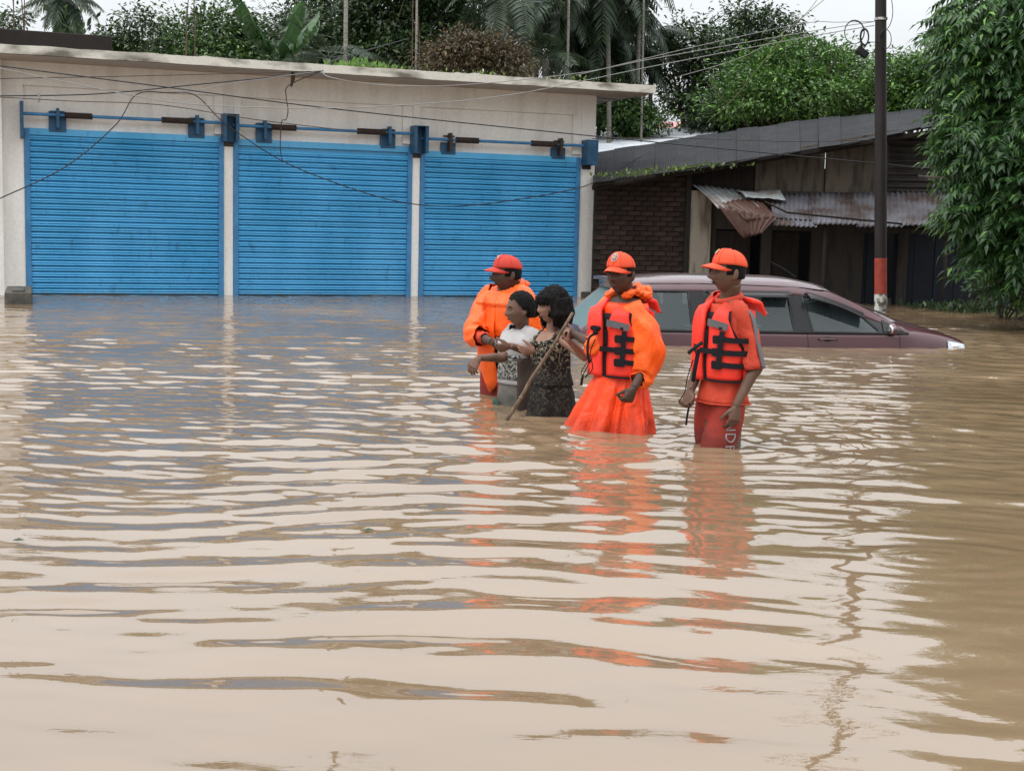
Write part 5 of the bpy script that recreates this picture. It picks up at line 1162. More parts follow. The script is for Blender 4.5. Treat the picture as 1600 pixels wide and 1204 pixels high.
def vest(par, T, z0, z1, zs, kz=1.0, flapz=None):
    """life vest: two front panels carried over the shoulders to the back, webbing, tape and buckles"""
    A_ = math.radians
    def panel(side):
        rows = []; nz = 15
        for j in range(nz):                                                       # front
            q = j / (nz - 1); z = z0 + (z1 - z0) * q; ti = A_(1.2 + 1.5 * q + 30 * max(0, q - .80)); to = A_(98 - 44 * min(1, max(0, (q - .48) / .40)) ** .9)
            puff = .038 + .008 * math.sin(math.pi * q) + .004 * math.sin(q * 9)
            rows.append([T.pt(z, side * (ti + (to - ti) * u_), puff * (1 - .30 * abs(2 * u_ - 1) ** 6) + .003 * noise.noise((u_ * 4, q * 6, side * 3)), 2.6) for u_ in np.linspace(0, 1, 11)])
        top = []
        for a in (0.30, .5, .70):                                                 # over the shoulder
            zt = zs + .018 * math.sin(math.pi * a); x = T.par(z1)[2] * (1 - 2 * a) * .9; fo = T.par(zs)[0]; b = T.par(zs)[3]
            top.append([V(T.O.x, T.O.y, zt + .002 - .062 * u_) + T.f * (fo + x) + T.l * (side * (b * (.46 + .46 * u_)) + T.par(zs)[1]) for u_ in np.linspace(0, 1, 11)])
        rows += top
        for j in range(nz):                                                       # back
            q = 1 - j / (nz - 1); z = z0 + (z1 - z0) * q; ti = A_(180); to = A_(98 + 40 * min(1, max(0, (q - .42) / .42)) ** .8)
            rows.append([T.pt(z, side * (ti + (to - ti) * u_), .044, 2.6) for u_ in np.linspace(0, 1, 11)])
        return mk('vest_panel', MB().grid(rows), m_vest, vs_, smooth=True, solid=.026, bevel=0)
    core = MB(); T.loft(core, z0 + .005, z1 - .01, 14, .024, 16, cap=False, th0=A_(-16), th1=A_(16)); vs_ = mk('life_vest', core, m_web, par, smooth=True, solid=.004)
    panel(1); panel(-1)
    h = z1 - z0; bz = z0 + h * .50
    for s in (-1, 1):
        T.strap('reflective_tape', [(z1 - .065 * kz, s * A_(7)), (z1 - .072 * kz, s * A_(28)), (z1 - .088 * kz, s * A_(54))], .060, .040, m_refl, vs_)
    for i, z in enumerate((z0 + h * .24, z0 + h * .42, z0 + h * .60)):
        T.strap('webbing', [(z, A_(24 if i != 1 else -30)), (z + .003, A_(45 if i != 1 else 20)), (z - .002, A_(70)), (z - .004, A_(100)), (z, A_(140))], .058, .030, m_web, vs_, .004)
        if i != 1: T.strap('webbing', [(z, -A_(24)), (z, -A_(60)), (z, -A_(100)), (z, -A_(140))], .058, .030, m_web, vs_, .004)
        T.strap('buckle', [(z, A_(26)), (z, A_(38))], .061, .046, m_web, vs_, .008)
    T.strap('webbing', [(z0 + h * .18, A_(42)), (z0 + h * .45, A_(43)), (z0 + h * .72, A_(44))], .062, .030, m_web, vs_, .004)
    T.strap('webbing', [(z0 + h * .18, -A_(42)), (z0 + h * .45, -A_(43)), (z0 + h * .72, -A_(44))], .062, .030, m_web, vs_, .004)
    T.strap('buckle', [(z0 + h * .42, -A_(34)), (z0 + h * .42, -A_(10))], .062, .062, m_web, vs_, .012)
    T.strap('zip', [(z0, 0), (z0 + h * .4, 0), (z0 + h * .72, A_(1))], .034, .030, m_web, vs_, .006)
    T.strap('whistle', [(z0 + h * .78, A_(38)), (z0 + h * .74, A_(39))], .062, .018, m_web, vs_, .010)
    T.strap('piping', [(z0 + .004, A_(5)), (z0 + .002, A_(50)), (z0 + .003, A_(98))], .046, .012, m_web, vs_, .006)
    for s in (-1, 1): T.strap('piping', [(z0 + h * .44, s * A_(97)), (z0 + h * .62, s * A_(80)), (z0 + h * .82, s * A_(57)), (z1, s * A_(54))], .034, .014, m_web, vs_, .006)
    # head support flap behind the neck
    zc = zs + .0; c0 = V(T.O.x, T.O.y, zc) + T.f * (T.par(zs)[0] - .085) + T.l * T.par(zs)[1]
    rows = [[c0 + T.l * u_ * .13 + V(0, 0, .02 - .012 * abs(u_)) for u_ in np.linspace(-1, 1, 9)], [c0 - T.f * .06 + T.l * u_ * .13 + V(0, 0, .012 - .02 * u_ * u_) for u_ in np.linspace(-1, 1, 9)], [c0 - T.f * .105 + T.l * u_ * .115 + V(0, 0, -.05 - .03 * u_ * u_) for u_ in np.linspace(-1, 1, 9)]]
    mk('head_flap', MB().grid(rows), m_vest, vs_, smooth=True, solid=.022, bevel=.006)
    mk('flap_tape', MB().tube([p - T.f * .004 for p in rows[2]], .007, 6), m_refl, vs_, smooth=True)
    return vs_
def dangling(par, pts, r, name='strap_end', mat=None, flat=True):
    return mk(name, MB().tube([Vector(p) for p in spline([tuple(p) for p in pts], 5)], r, 8), mat or m_web, par, smooth=True)
def person(label, base, group=None):
    t = thing('person', label, 'person', (base[0], base[1], -.8), group); return t

# ---------------------------------------------------------------- rescuer on the right
Y3 = 7.90; K3 = FPX / Y3
f3 = V(-.92, -.39, 0); pc3 = P(1131, 560, Y3); O3 = V(pc3.x, Y3, 0)
p3 = person('rescuer in an orange cap and black-strapped life vest, rightmost of the waders', O3, 'rescuers wading')
def zz(py, Y, px=1130): return P(px, py, Y).z
T3 = Torso(O3, f3, [(-.7, 0, 0, .09, .12), (0, .0, 0, .11, .145), (.25, .0, 0, .115, .152), (zz(597, Y3), -.005, 0, .092, .134), (.50, .0, 0, .090, .132), (.62, -.002, 0, .092, .144), (.73, -.010, 0, .085, .148), (zz(478, Y3), -.015, 0, .072, .130), (zz(466, Y3), -.015, 0, .065, .09), (.93, -.01, 0, .055, .055)])
hc3 = P(1139, 425, Y3 - .03); R3h = frame(V(-.965, -.27, -.03)); mb = MB(); head_geo(mb, hc3, R3h, .98)
nb3 = V(O3.x, O3.y, zz(470, Y3)) - T3.f * .02
mb.tube([nb3 + V(0, 0, -.06), nb3 + V(.0, 0, .03), hc3 + R3h @ V(-.02, 0, -.06)], [.064, .056, .054], 16)
T3.loft(mb, -.1, zz(467, Y3), 18, -.014); legs_geo(mb, T3, 0.06, .074, .062)
shL = T3.pt(zz(490, Y3), math.pi / 2, -.035) ; elL = P(1184, 566, Y3 - .14); wrL = P(1150, 634, Y3 - .20)
arm_geo(mb, shL, elL, wrL); hand_geo(mb, wrL, (-.10, -.10, -1), (-.9, -.45, 0), .98, .42, .06, .5)
shR = T3.pt(zz(486, Y3), -math.pi / 2, -.03); elR = P(1093, 570, Y3 + .10); wrR = P(1079, 610, Y3 - .02)
arm_geo(mb, shR, elR, wrR); hand_geo(mb, wrR, (-.22, -.25, -1), (.75, -.65, 0), .98, .7, .05, .8)
fuse('body', mb, m_sk2, p3); eyes(p3, hc3, R3h, .98); cap(p3, hc3, R3h, .985, m_cap, 'front', -.06)
mk('moustache', MB().tube([hc3 + R3h @ V(.096, -.022, -.056), hc3 + R3h @ V(.1030, 0, -.050), hc3 + R3h @ V(.096, .022, -.056)], [.0015, .0035, .0015], 6), m_hair, p3, smooth=True)
fold = lambda z, t: .007 * noise.noise((t * 2.2, z * 7, 3)) + .004 * math.sin(t * 7 + z * 18)
sb = MB(); T3.loft(sb, zz(628, Y3), zz(474, Y3), 22, .014, 48, False, fold)
shirt = mk('shirt', sb, m_shirt, p3, smooth=True, solid=.004)
mk('hem', MB().tube([T3.pt(zz(627, Y3), t, .022 + fold(zz(627, Y3), t)) for t in np.linspace(0, 2 * math.pi, 41)], .005, 6), m_shirt, shirt, smooth=True)
sleeve('sleeve', [T3.pt(zz(476, Y3), 1.2, -.05), shL + V(.004, 0, .004), shL.lerp(elL, .5) + V(.012, 0, 0), elL.lerp(wrL, .18)], [.050, .066, .060, .050], m_shirt, shirt, .009, 1)
sleeve('sleeve', [T3.pt(zz(470, Y3), -1.2, -.05), shR + V(-.004, 0, .012), shR.lerp(elR, .5), elR.lerp(wrR, .1)], [.062, .072, .064, .052], m_shirt, shirt, .010, 2)
# grey tape down the outside of the sleeve
tp = []; ax = [shL + V(.0, 0, .05), shL + V(.03, 0, .0), shL.lerp(elL, .5), elL.lerp(wrL, .12)]; rr0 = [.035, .060, .063, .054]
for (c, r_) in zip(spline([tuple(a) for a in ax], 6), [x[0] for x in spline([(q,) for q in rr0], 6)]):
    c = Vector(c); tp.append([c + V(math.cos(a), math.sin(a), 0) * (r_ + .0045) for a in np.linspace(-1.02, -.42, 5)])
mk('sleeve_tape', MB().grid(tp), m_refl, shirt, smooth=True, solid=.003, soff=0)
mk('collar', MB().tube([nb3 + V(math.cos(a) * .068, math.sin(a) * .066, .012 - .02 * (V(math.cos(a), math.sin(a), 0).dot(T3.f))) for a in np.linspace(0, 2 * math.pi, 25)], .013, 8, cap=False, flat=((0, 0, 1), 1.7)), m_shirt, shirt, smooth=True)
vest(p3, T3, zz(592, Y3), zz(484, Y3), zz(468, Y3))
# trousers: two legs joined, with the lettering down the left thigh
tb = MB()
for s in (-1, 1):
    h = V(O3.x, O3.y, .30) + T3.l * s * .082; tb.tube([Vector(p) for p in spline([tuple(h), tuple(h + V(0, 0, -.15) + T3.f * .02), tuple(V(h.x, h.y, -.08) + T3.f * (.04 + .04 * s)), tuple(V(h.x, h.y, -.70) + T3.f * (.02 + .06 * s))], 5)], list(np.interp(range(16), [0, 3, 8, 15], [.072, .096, .100, .07])), 24)
T3.loft(tb, .14, .34, 6, -.010)
tr = fuse('trousers', tb, m_pants, p3, .007, 4, .5)
tr_b = bvh_of(tr)
def letter(paths, z, name, a0):
    """strokes in a 1x1 box, laid down the outer thigh, text running downwards"""
    for st in paths:
        pts = []
        for u_, v_ in st:
            zz_ = z - u_ * .052; aa = a0 + (v_ - .5) * .50
            o_ = V(O3.x, O3.y, zz_) + T3.l * .082 + V(math.cos(aa), math.sin(aa), 0) * .5; h = tr_b.ray_cast(o_, -V(math.cos(aa), math.sin(aa), 0))
            if h[0] is not None: pts.append(h[0])
        if len(pts) > 1: mk(name, MB().tube(pts, .0050, 6), m_refl_l, tr, smooth=True)
m_refl_l = pm('silver_print', (.27, .24, .23), .4)
LET = {'N': [[(0, 0), (0, .5), (0, 1)], [(0, 1), (.45, .5), (.9, 0)], [(.9, 0), (.9, .5), (.9, 1)]], 'D': [[(0, 0), (0, .5), (0, 1)], [(0, 1), (.5, .95), (.8, .7), (.85, .5), (.8, .3), (.5, .05), (0, 0)]],
       'R': [[(0, 0), (0, .5), (0, 1)], [(0, 1), (.5, 1), (.8, .9), (.85, .72), (.7, .52), (.4, .48), (0, .48)], [(.4, .48), (.65, .25), (.9, 0)]], 'F': [[(0, 0), (0, .5), (0, 1)], [(0, 1), (.4, 1), (.85, 1)], [(0, .5), (.35, .5), (.65, .5)]]}
zl = zz(652, Y3); a0 = math.atan2(-.90, -.02)
for ch in 'NDRF':
    letter(LET[ch], zl, 'letter', a0); zl -= .070
dangling(p3, [P(1097, 535, Y3 - .2), P(1082, 546, Y3 - .22), P(1075, 552, Y3 - .22)], [.010, .012, .011] * 4 if False else .011)
dangling(p3, [P(1092, 545, Y3 - .2), P(1086, 575, Y3 - .2), P(1083, 595, Y3 - .18)], .012); dangling(p3, [P(1083, 562, Y3 - .2), P(1074, 590, Y3 - .2), P(1070, 612, Y3 - .18), P(1060, 628, Y3 - .16)], .003)
dangling(p3, [P(1078, 628, Y3 - .08), P(1074, 648, Y3 - .08), P(1072, 664, Y3 - .08)], .006)

# ---------------------------------------------------------------- rescuer in the middle with the poncho
Y2 = 8.42
f2 = V(-.81, -.59, 0); pc2 = P(972, 540, Y2); O2 = V(pc2.x, Y2, 0)
p2 = person('rescuer with round badge on his orange cap, life vest over a flaring orange poncho', O2, 'rescuers wading')
z2 = lambda py: zz(py, Y2, 975)
T2 = Torso(O2, f2, [(-.7, 0, 0, .09, .12), (0, 0, 0, .12, .16), (.25, 0, 0, .115, .158), (.36, 0, 0, .102, .150), (.5, .0, 0, .100, .150), (.64, .0, 0, .104, .160), (.76, -.005, 0, .098, .164), (z2(474), -.015, 0, .09, .155), (z2(462), -.015, 0, .066, .09), (.99, -.01, 0, .055, .055)])
hc2 = P(970, 428, Y2 - .05); R2h = frame(V(-.52, -.85, -.04)); mb = MB(); head_geo(mb, hc2, R2h, 1.0)
nb2 = V(O2.x, O2.y, z2(466)) - T2.f * .015
mb.tube([nb2 + V(0, 0, -.07), nb2 + V(0, 0, .03), hc2 + R2h @ V(-.02, 0, -.06)], [.066, .060, .058], 16)
T2.loft(mb, -.1, z2(464), 18, -.004); legs_geo(mb, T2, 0.06)
shL = T2.pt(z2(490), math.pi / 2, -.035); elL = P(1016, 560, Y2 - .12); wrL = P(990, 606, Y2 - .27)
arm_geo(mb, shL, elL, wrL); hand_geo(mb, wrL, (-.42, -.15, -.9), (-.75, -.5, .25), .98, .85, .04, .8)
shR = T2.pt(z2(488), -math.pi / 2, -.03); elR = P(932, 540, Y2 - .02); wrR = P(899, 523, Y2 + .16); 
arm_geo(mb, shR, elR, wrR); hand_geo(mb, wrR, (-.88, .42, .12), (.1, .25, .95), .98, .75, .04, .6)
fuse('body', mb, m_sk1, p2); eyes(p2, hc2, R2h, 1.0); cap(p2, hc2, R2h, 1.0, m_cap, 'disc', .0)
# poncho: flaring skirt with pleats, bodice under the vest, wide sleeves
def skirt(T, ztop, zbot, r0, r1, mat, name, par, kf, amp, cx=(0, 0), seed=0, nu=150, jag=.012, drop=0, solid=.004, zend=None):
    rows = []; n = 26
    for j in range(n + 1):
        q = j / n; row = []
        for i in range(nu):
            t = 2 * math.pi * i / nu; lo_ = 1 + .09 * q * math.sin(3 * t + seed * 2) + .05 * q * math.sin(5 * t + 1); rA = (r0[0] + (r1[0] - r0[0]) * q ** .9) * lo_; rB = (r0[1] + (r1[1] - r0[1]) * q ** .9) * lo_
            w0 = math.sin(kf * t + 1.6 * math.sin(2 * t + seed) + seed); w1 = (1 - 2 * abs(math.sin(.5 * (kf * t + 1.6 * math.sin(2 * t + seed) + seed))) ** .7) * .9 + .2 * w0 + .40 * math.sin((kf * 2 + 1) * t + seed * 2 + q * 1.5)
            fo = amp * (.10 + 1.05 * q) * w1 + .006 * noise.noise((t * 3, q * 5, seed))
            c, s = math.cos(t), math.sin(t); zb = zbot + jag * w1 + drop * c
            z = ztop + (zb - ztop) * q
            row.append(V(T.O.x, T.O.y, 0) + T.f * ((rA + fo) * c + cx[0] * q) + T.l * ((rB + fo) * s + cx[1] * q) + V(0, 0, z))
        rows.append(row)
    return mk(name, MB().grid(rows, closed=True), mat, par, smooth=True, solid=solid)
po = skirt(T2, z2(578), -.03, (.120, .150), (.24, .285), m_or2, 'poncho', p2, 9, .032, (.035, -.035), 1.3)
bd = MB(); T2.loft(bd, z2(580), z2(472), 16, .012, 44, False, lambda z, t: .006 * noise.noise((t * 2, z * 8, 1))); mk('bodice', bd, m_or2, po, smooth=True, solid=.003)
sleeve('sleeve', [T2.pt(z2(476), 1.15, -.06), shL + V(-.005, -.01, -.005), shL.lerp(elL, .45) + V(.005, -.02, 0), elL + V(-.018, -.02, .02), elL.lerp(wrL, .45) + V(-.004, 0, -.03), elL.lerp(wrL, .72)], [.058, .082, .100, .104, .074, .046], m_or, po, .012, 4, n=40)
sleeve('sleeve', [T2.pt(z2(468), -1.15, -.05), shR + V(-.01, -.01, .0), shR.lerp(elR, .5) , elR.lerp(wrR, .05), elR.lerp(wrR, .2)], [.066, .080, .074, .062, .050], m_or, po, .012, 5, n=30)
vest(p2, T2, z2(586), z2(486), z2(466))
# bunched hood behind the neck
hb = MB()
for i in range(23):
    a = math.radians(55 + 11.5 * i); c = nb2 + V(0, 0, .03) + (T2.f * math.cos(a) * .085 + T2.l * math.sin(a) * .092) + V(0, 0, -.028 * math.cos(a) + .01)
    hb.ball(c + V(0, 0, .004 * math.sin(i * 2.3)), (.036, .036, .019 + .004 * math.cos(i * 1.7)), None, 14, 10)
for c, r_ in [(nb2 - T2.f * .10 + T2.l * .05 + V(0, 0, .045), (.052, .05, .034)), (nb2 - T2.f * .12 - T2.l * .02 + V(0, 0, .04), (.05, .05, .034)), (nb2 - T2.f * .07 + T2.l * .10 + V(0, 0, .022), (.045, .042, .028))]: hb.ball(c, r_, None, 14, 10)
roughen(fuse('hood', hb, m_or, po, .005, 5, .8), .013, 30, 45)
dangling(p2, [P(934, 520, Y2 - .24), P(921, 527, Y2 - .25), P(918, 548, Y2 - .25), P(921, 566, Y2 - .24)], .008)
dangling(p2, [P(925, 560, Y2 - .24), P(917, 574, Y2 - .24), P(911, 586, Y2 - .23), P(908, 602, Y2 - .23)], [.003] * 11 + [.008] * 5)
dangling(p2, [P(930, 530, Y2 - .25), P(922, 552, Y2 - .25), P(926, 575, Y2 - .25), P(914, 590, Y2 - .24)], .003)
dangling(p2, [P(918, 565, Y2 - .24), P(908, 582, Y2 - .24), P(915, 588, Y2 - .23), P(921, 575, Y2 - .23)], .0025)
mk('belt_strap', MB().tube([T2.pt(z2(520), math.radians(-30), .045), P(936, 513, Y2 - .27), P(925, 512, Y2 - .27), T2.pt(z2(520), math.radians(-100), .07)], .012, 8, flat=((0, 0, 1), 1.2)), m_web, p2, smooth=True)

# ---------------------------------------------------------------- rescuer at the left in the raincoat
Y1 = 10.0
f1 = V(-.72, -.69, 0); pc1 = P(795, 540, Y1); O1 = V(pc1.x, Y1, 0)
p1 = person('rescuer in a red cap and loose orange raincoat, leftmost, holding the woman by her arm', O1, 'rescuers wading')
z1_ = lambda py: zz(py, Y1, 795)
T1 = Torso(O1, f1, [(-.7, -.05, 0, .09, .12), (0, -.02, 0, .13, .17), (.3, 0, 0, .14, .185), (.5, .02, 0, .145, .19), (.66, .03, 0, .145, .20), (z1_(476), .02, 0, .13, .20), (z1_(462), .02, 0, .105, .185), (z1_(450), .02, 0, .072, .10), (1.05, .02, 0, .06, .06)])
hc1 = P(793, 428, Y1 - .06); R1h = frame(V(-.93, -.36, -.06)); mb = MB(); head_geo(mb, hc1, R1h, 1.04)
nb1 = V(O1.x, O1.y, z1_(455)) + T1.f * .02
mb.tube([nb1 + V(0, 0, -.07), nb1 + V(0, 0, .03), hc1 + R1h @ V(-.02, 0, -.06)], [.072, .068, .066], 16)
T1.loft(mb, -.1, z1_(452), 18, -.004); legs_geo(mb, T1, 0.05)
shR = T1.pt(z1_(474), -math.pi / 2, -.03); elR = P(742, 522, Y1 - .10); wrR = P(769, 534, Y1 - .42)
arm_geo(mb, shR, elR, wrR, 1.05); hand_geo(mb, wrR, (.80, -.15, -.30), (.2, -.3, .9), 1.05, .65, .06, .6)
shL = T1.pt(z1_(474), math.pi / 2, -.03); elL = P(846, 535, Y1 - .15); wrL = P(815, 548, Y1 - .28)
arm_geo(mb, shL, elL, wrL, 1.05); hand_geo(mb, wrL, (-.85, -.2, .05), (.1, -.2, .9), 1.05, .5, .05, .6)
fuse('body', mb, m_sk1, p1); eyes(p1, hc1, R1h, 1.04); cap(p1, hc1, R1h, 1.04, m_cap2, 'mark', -.04)
ct = MB(); fo1 = lambda z, t: .014 * noise.noise((t * 1.8, z * 5, 9)) + .009 * math.sin(t * 6 + z * 9) + .012 * max(0, .6 - z) * math.sin(5 * t + 2)
T1.loft(ct, .44, z1_(454), 26, .034, 70, False, fo1); coat = mk('raincoat', ct, m_or, p1, smooth=True, solid=.004)
# open skirts of the coat gathered up, hanging lower at the left
rows = []
for j in range(18):
    q = j / 17; row = []
    for i in range(80):
        t = math.radians(36 + 334 * i / 79); dep = .38 + .09 * max(0, math.cos(t - math.radians(325))) ** 2 - .24 * max(0, math.cos(t - .75)) ** 6; zb = .46 - q * dep
        off = .036 + fo1(.46, t) * (1 - q) + .030 * math.sin(math.pi * q) + q * (.022 * math.sin(5 * t + 1.2 + q) - .035) + .004 * noise.noise((t * 3, q * 6, 2))
        row.append(T1.pt(max(zb, .02), t, off) + V(0, 0, min(0, zb - .02)))
    rows.append(row)
mk('coat_skirt', MB().grid(rows), m_or, coat, smooth=True, solid=.004)
sleeve('sleeve', [T1.pt(z1_(458), -1.1, -.06), shR + V(-.008, 0, .008), shR.lerp(elR, .5) + V(-.006, 0, 0), elR + V(.0, 0, -.0), elR.lerp(wrR, .38)], [.080, .098, .094, .086, .066], m_or, coat, .014, 6, n=32)
sleeve('inner_sleeve', [elR, elR.lerp(wrR, .3), elR.lerp(wrR, .62)], [.052, .046, .040], m_shirt, coat, .008, 7)
sleeve('sleeve', [T1.pt(z1_(458), 1.1, -.06), shL + V(.008, 0, .008), shL.lerp(elL, .5) + V(.01, 0, 0), elL, elL.lerp(wrL, .5)], [.080, .100, .102, .094, .070], m_or, coat, .014, 8, n=32)
hb = MB()
for i in range(15):
    a = 2 * math.pi * i / 15; fr_ = math.cos(a); c = nb1 + (T1.f * fr_ * .092 + T1.l * math.sin(a) * .10) + V(0, 0, .022 - .040 * fr_)
    if i == 0: continue
    hb.ball(c, (.034, .034, .028), None, 12, 8)
for c, r_ in [(nb1 - T1.f * .10 + T1.l * .03 + V(0, 0, .05), (.06, .07, .04)), (nb1 - T1.f * .09 - T1.l * .06 + V(0, 0, .035), (.05, .05, .03)), (nb1 - T1.f * .02 + T1.l * .12 + V(0, 0, .02), (.05, .05, .03))]: hb.ball(c, r_, None, 14, 10)
roughen(fuse('hood', hb, m_or, coat, .006, 3, .8), .012, 28, 40)
for a0_, w_ in ((6, .03), (-14, .02)): T1.strap('placket', [(z1_(540), math.radians(a0_)), (z1_(500), math.radians(a0_ + 1)), (z1_(463), math.radians(a0_))], .045, w_, m_or, coat, .006)
T1.strap('pocket_flap', [(z1_(506), math.radians(30)), (z1_(508), math.radians(62))], .050, .05, m_or, coat, .006)
tb = MB()
for s in (-1, 1):
    h = V(O1.x, O1.y, .38) + T1.l * s * .09 - T1.f * .0; tb.tube([h, h + V(0, 0, -.25) + T1.f * .05, V(h.x, h.y, -.1) + T1.f * .06, V(h.x, h.y, -.7)], [.115, .108, .095, .07], 20)
fuse('trousers', tb, m_pants, p1, .009, 4, .5)

# ---------------------------------------------------------------- woman in the white top
YW = 9.45
fw_ = V(-.80, -.60, 0); pcw = P(815, 560, YW); OW = V(pcw.x, YW, 0)
pw = person('woman with dark hair in a bun and a printed white top, held by the arm', OW, 'villagers being led')
zw = lambda py: zz(py, YW, 812)
TW = Torso(OW, fw_, [(-.7, -.02, 0, .08, .1), (0, 0, 0, .125, .15), (.15, 0, 0, .125, .15), (zw(580), .0, 0, .115, .135), (zw(555), .01, 0, .115, .135), (zw(535), .02, 0, .120, .145), (zw(521), .0, 0, .085, .125), (zw(512), .0, 0, .033, .040), (.75, .01, 0, .045, .045)])
hcw = P(812, 483, YW - .04); RW = frame(V(-.93, -.36, -.10)); mb = MB(); kh = .93; head_geo(mb, hcw, RW, kh, .62)
nbw = V(OW.x, OW.y, zw(518)); mb.tube([nbw + V(0, 0, -.04), nbw + V(0, 0, .03), hcw + RW @ V(-.015, 0, -.06)], [.052, .045, .045], 14)
TW.loft(mb, -.1, zw(516), 16, -.004); legs_geo(mb, TW, .02, .085, .08)
shR = TW.pt(zw(526), -math.pi / 2, -.02); elR = P(785, 558, YW - .13); wrR = P(748, 559, YW - .30)
arm_geo(mb, shR, elR, wrR, .88); hand_geo(mb, wrR, (-.52, -.2, -.85), (-.45, .5, .4), .9, .45, .08, .5)
shL = TW.pt(zw(526), math.pi / 2, -.02); elL = P(834, 552, YW - .15); wrL = P(797, 540, YW - .36)
arm_geo(mb, shL, elL, wrL, .88); hand_geo(mb, wrL, (-.9, -.1, -.22), (.0, -.5, .8), .9, .75, .04, .6)
fuse('body', mb, m_sk3, pw); eyes(pw, hcw, RW, kh)
def haircap(hb, c, R, k, grow=.012, back=.03):
    for j in range(1): hb.ball(c + R @ (V(-.014, 0, .022) * k), ((.098 + grow) * k, (.078 + grow) * k, (.104 + grow) * k), R, 28, 20)
    return hb
hb = MB(); haircap(hb, hcw, RW, kh, .010); hb.ball(hcw + RW @ (V(-.048, 0, -.012) * kh), (.068, .072, .080), RW, 22, 14)
hw = fuse('hair', hb, m_hair, pw, .006, 1, .6)
# carve the face opening: drop the hair in front of the hairline
def face_open(o, c, R, k, x0, zline, slope=.65, nape=-.07):
    bmm = bmesh.new(); bmm.from_mesh(o.data); off = WO[o.name]; Ri = R.inverted(); dl = []
    for v in bmm.verts:
        p = Ri @ (v.co + off - c) / k; j_ = .010 * noise.noise((v.co + off) * 55); p.x += j_; p.z += j_
        if p.z < zline and p.x > x0 + (p.z + .02) * slope: dl.append(v)
        elif p.z < nape: dl.append(v)
    bmesh.ops.delete(bmm, geom=dl, context='VERTS'); bmm.to_mesh(o.data); bmm.free()
roughen(hw, .006, 85, 22); face_open(hw, hcw, RW, kh, .000, .078, .60)
bb = MB().ball(P(839, 481, YW + .02), (.036, .040, .042), None, 18, 12).ball(P(835, 490, YW + .03), (.03, .03, .026), None, 14, 10).ball(P(830, 474, YW), (.03, .03, .03), None, 14, 10)
roughen(fuse('hair_bun', bb, m_hair, hw, .005, 2, .8), .008, 70, 70)
foldw = lambda z, t: .008 * noise.noise((t * 2.2, z * 8, 5)) + .004 * math.sin(6 * t + z * 20)
tb = MB(); TW.loft(tb, zw(598), zw(513.5), 24, .018, 48, False, foldw); tee = mk('top', tb, m_tee, pw, smooth=True, solid=.004)
sleeve('sleeve', [TW.pt(zw(518), -1.0, -.04), shR, shR.lerp(elR, .55)], [.052, .066, .058], m_tee, tee, .008, 11); sleeve('sleeve', [TW.pt(zw(518), 1.0, -.04), shL, shL.lerp(elL, .6)], [.052, .068, .060], m_tee, tee, .008, 12)
def printm():
    m, n, p = nodes('dark_leaf_print'); a = tex(n, 'ShaderNodeTexNoise', 26, 4); a.inputs['Distortion'].default_value = 3
    n.links.new(ramp(n, a.outputs[0], [(.42, (.025, .028, .026)), (.50, (.07, .08, .07)), (.56, (.40, .39, .37))]), p.inputs['Base Color']); p.inputs['Roughness'].default_value = .8; return m
rows = [[TW.pt(z, t, .026 + foldw(z, t)) for t in np.linspace(math.radians(-30), math.radians(48), 14)] for z in np.linspace(zw(590), zw(552), 10)]
mk('printed_motif', MB().grid(rows), printm(), tee, smooth=True, solid=.002)
sk = skirt(TW, zw(586), -.06, (.128, .15), (.15, .18), m_tee2, 'skirt', pw, 5, .010, (0, 0), 2.2, 90)
rows = [[TW.pt(z, t, .040 + .006 * math.sin(t * 9)) for t in np.linspace(math.radians(40), math.radians(150), 20)] for z in np.linspace(-.05, zw(556), 14)]
mk('wrap', MB().grid(rows), m_sarong, pw, smooth=True, solid=.006)
rows = [[TW.pt(z, t, .045) for t in np.linspace(math.radians(-45), math.radians(-5 + 300 * 0 - 10 * (z > .03)), 8)] for z in np.linspace(-.06, zw(622), 6)]
mk('green_hem', MB().grid(rows), m_green, sk, smooth=True, solid=.005)

# ---------------------------------------------------------------- girl in the speckled dress
YG = 9.0
fg = V(-.84, -.54, 0); pcg = P(862, 580, YG); OG = V(pcg.x, YG, 0)
pg_ = person('girl with a black bob in a black speckled dress, gripping the stick', OG, 'villagers being led')
zg = lambda py: zz(py, YG, 862)
TG_ = Torso(OG, fg, [(-.7, 0, 0, .08, .1), (0, 0, 0, .12, .14), (.2, 0, 0, .115, .135), (zg(580), 0, 0, .095, .112), (zg(555), .01, 0, .100, .118), (zg(538), .015, 0, .104, .125), (zg(524), .0, 0, .075, .122), (zg(514), .0, 0, .05, .07), (.75, .0, 0, .042, .042)])
hcg = P(863, 478, YG - .02); RG = frame(V(-.90, -.42, -.07)); kg = .93; mb = MB(); head_geo(mb, hcg, RG, kg, .55)
nbg = V(OG.x, OG.y, zg(520)); mb.tube([nbg + V(0, 0, -.05), nbg + V(0, 0, .03), hcg + RG @ V(-.015, 0, -.06)], [.050, .043, .043], 14)
TG_.loft(mb, -.1, zg(518), 16, -.004); legs_geo(mb, TG_, .02, .08, .075)
shL = TG_.pt(zg(526), math.pi / 2, -.02); elL = P(914, 557, YG - .32); wrL = P(893, 536, YG - .40)
arm_geo(mb, shL, elL, wrL, .82)
ghand = P(881, 524, YG - .42); hand_geo(mb, wrL, (-.60, -.10, .62), (-.2, -.75, -.1), .9, .78, .04, .8)
shR = TG_.pt(zg(526), -math.pi / 2, -.02); elR = P(845, 556, YG + .05); wrR = P(836, 546, YG - .05)
arm_geo(mb, shR, elR, wrR, .80); hand_geo(mb, wrR, (-.95, .0, -.10), (.0, -.35, .9), .86, .42, .04, .3)
fuse('body', mb, m_sk4, pg_); eyes(pg_, hcg, RG, kg)
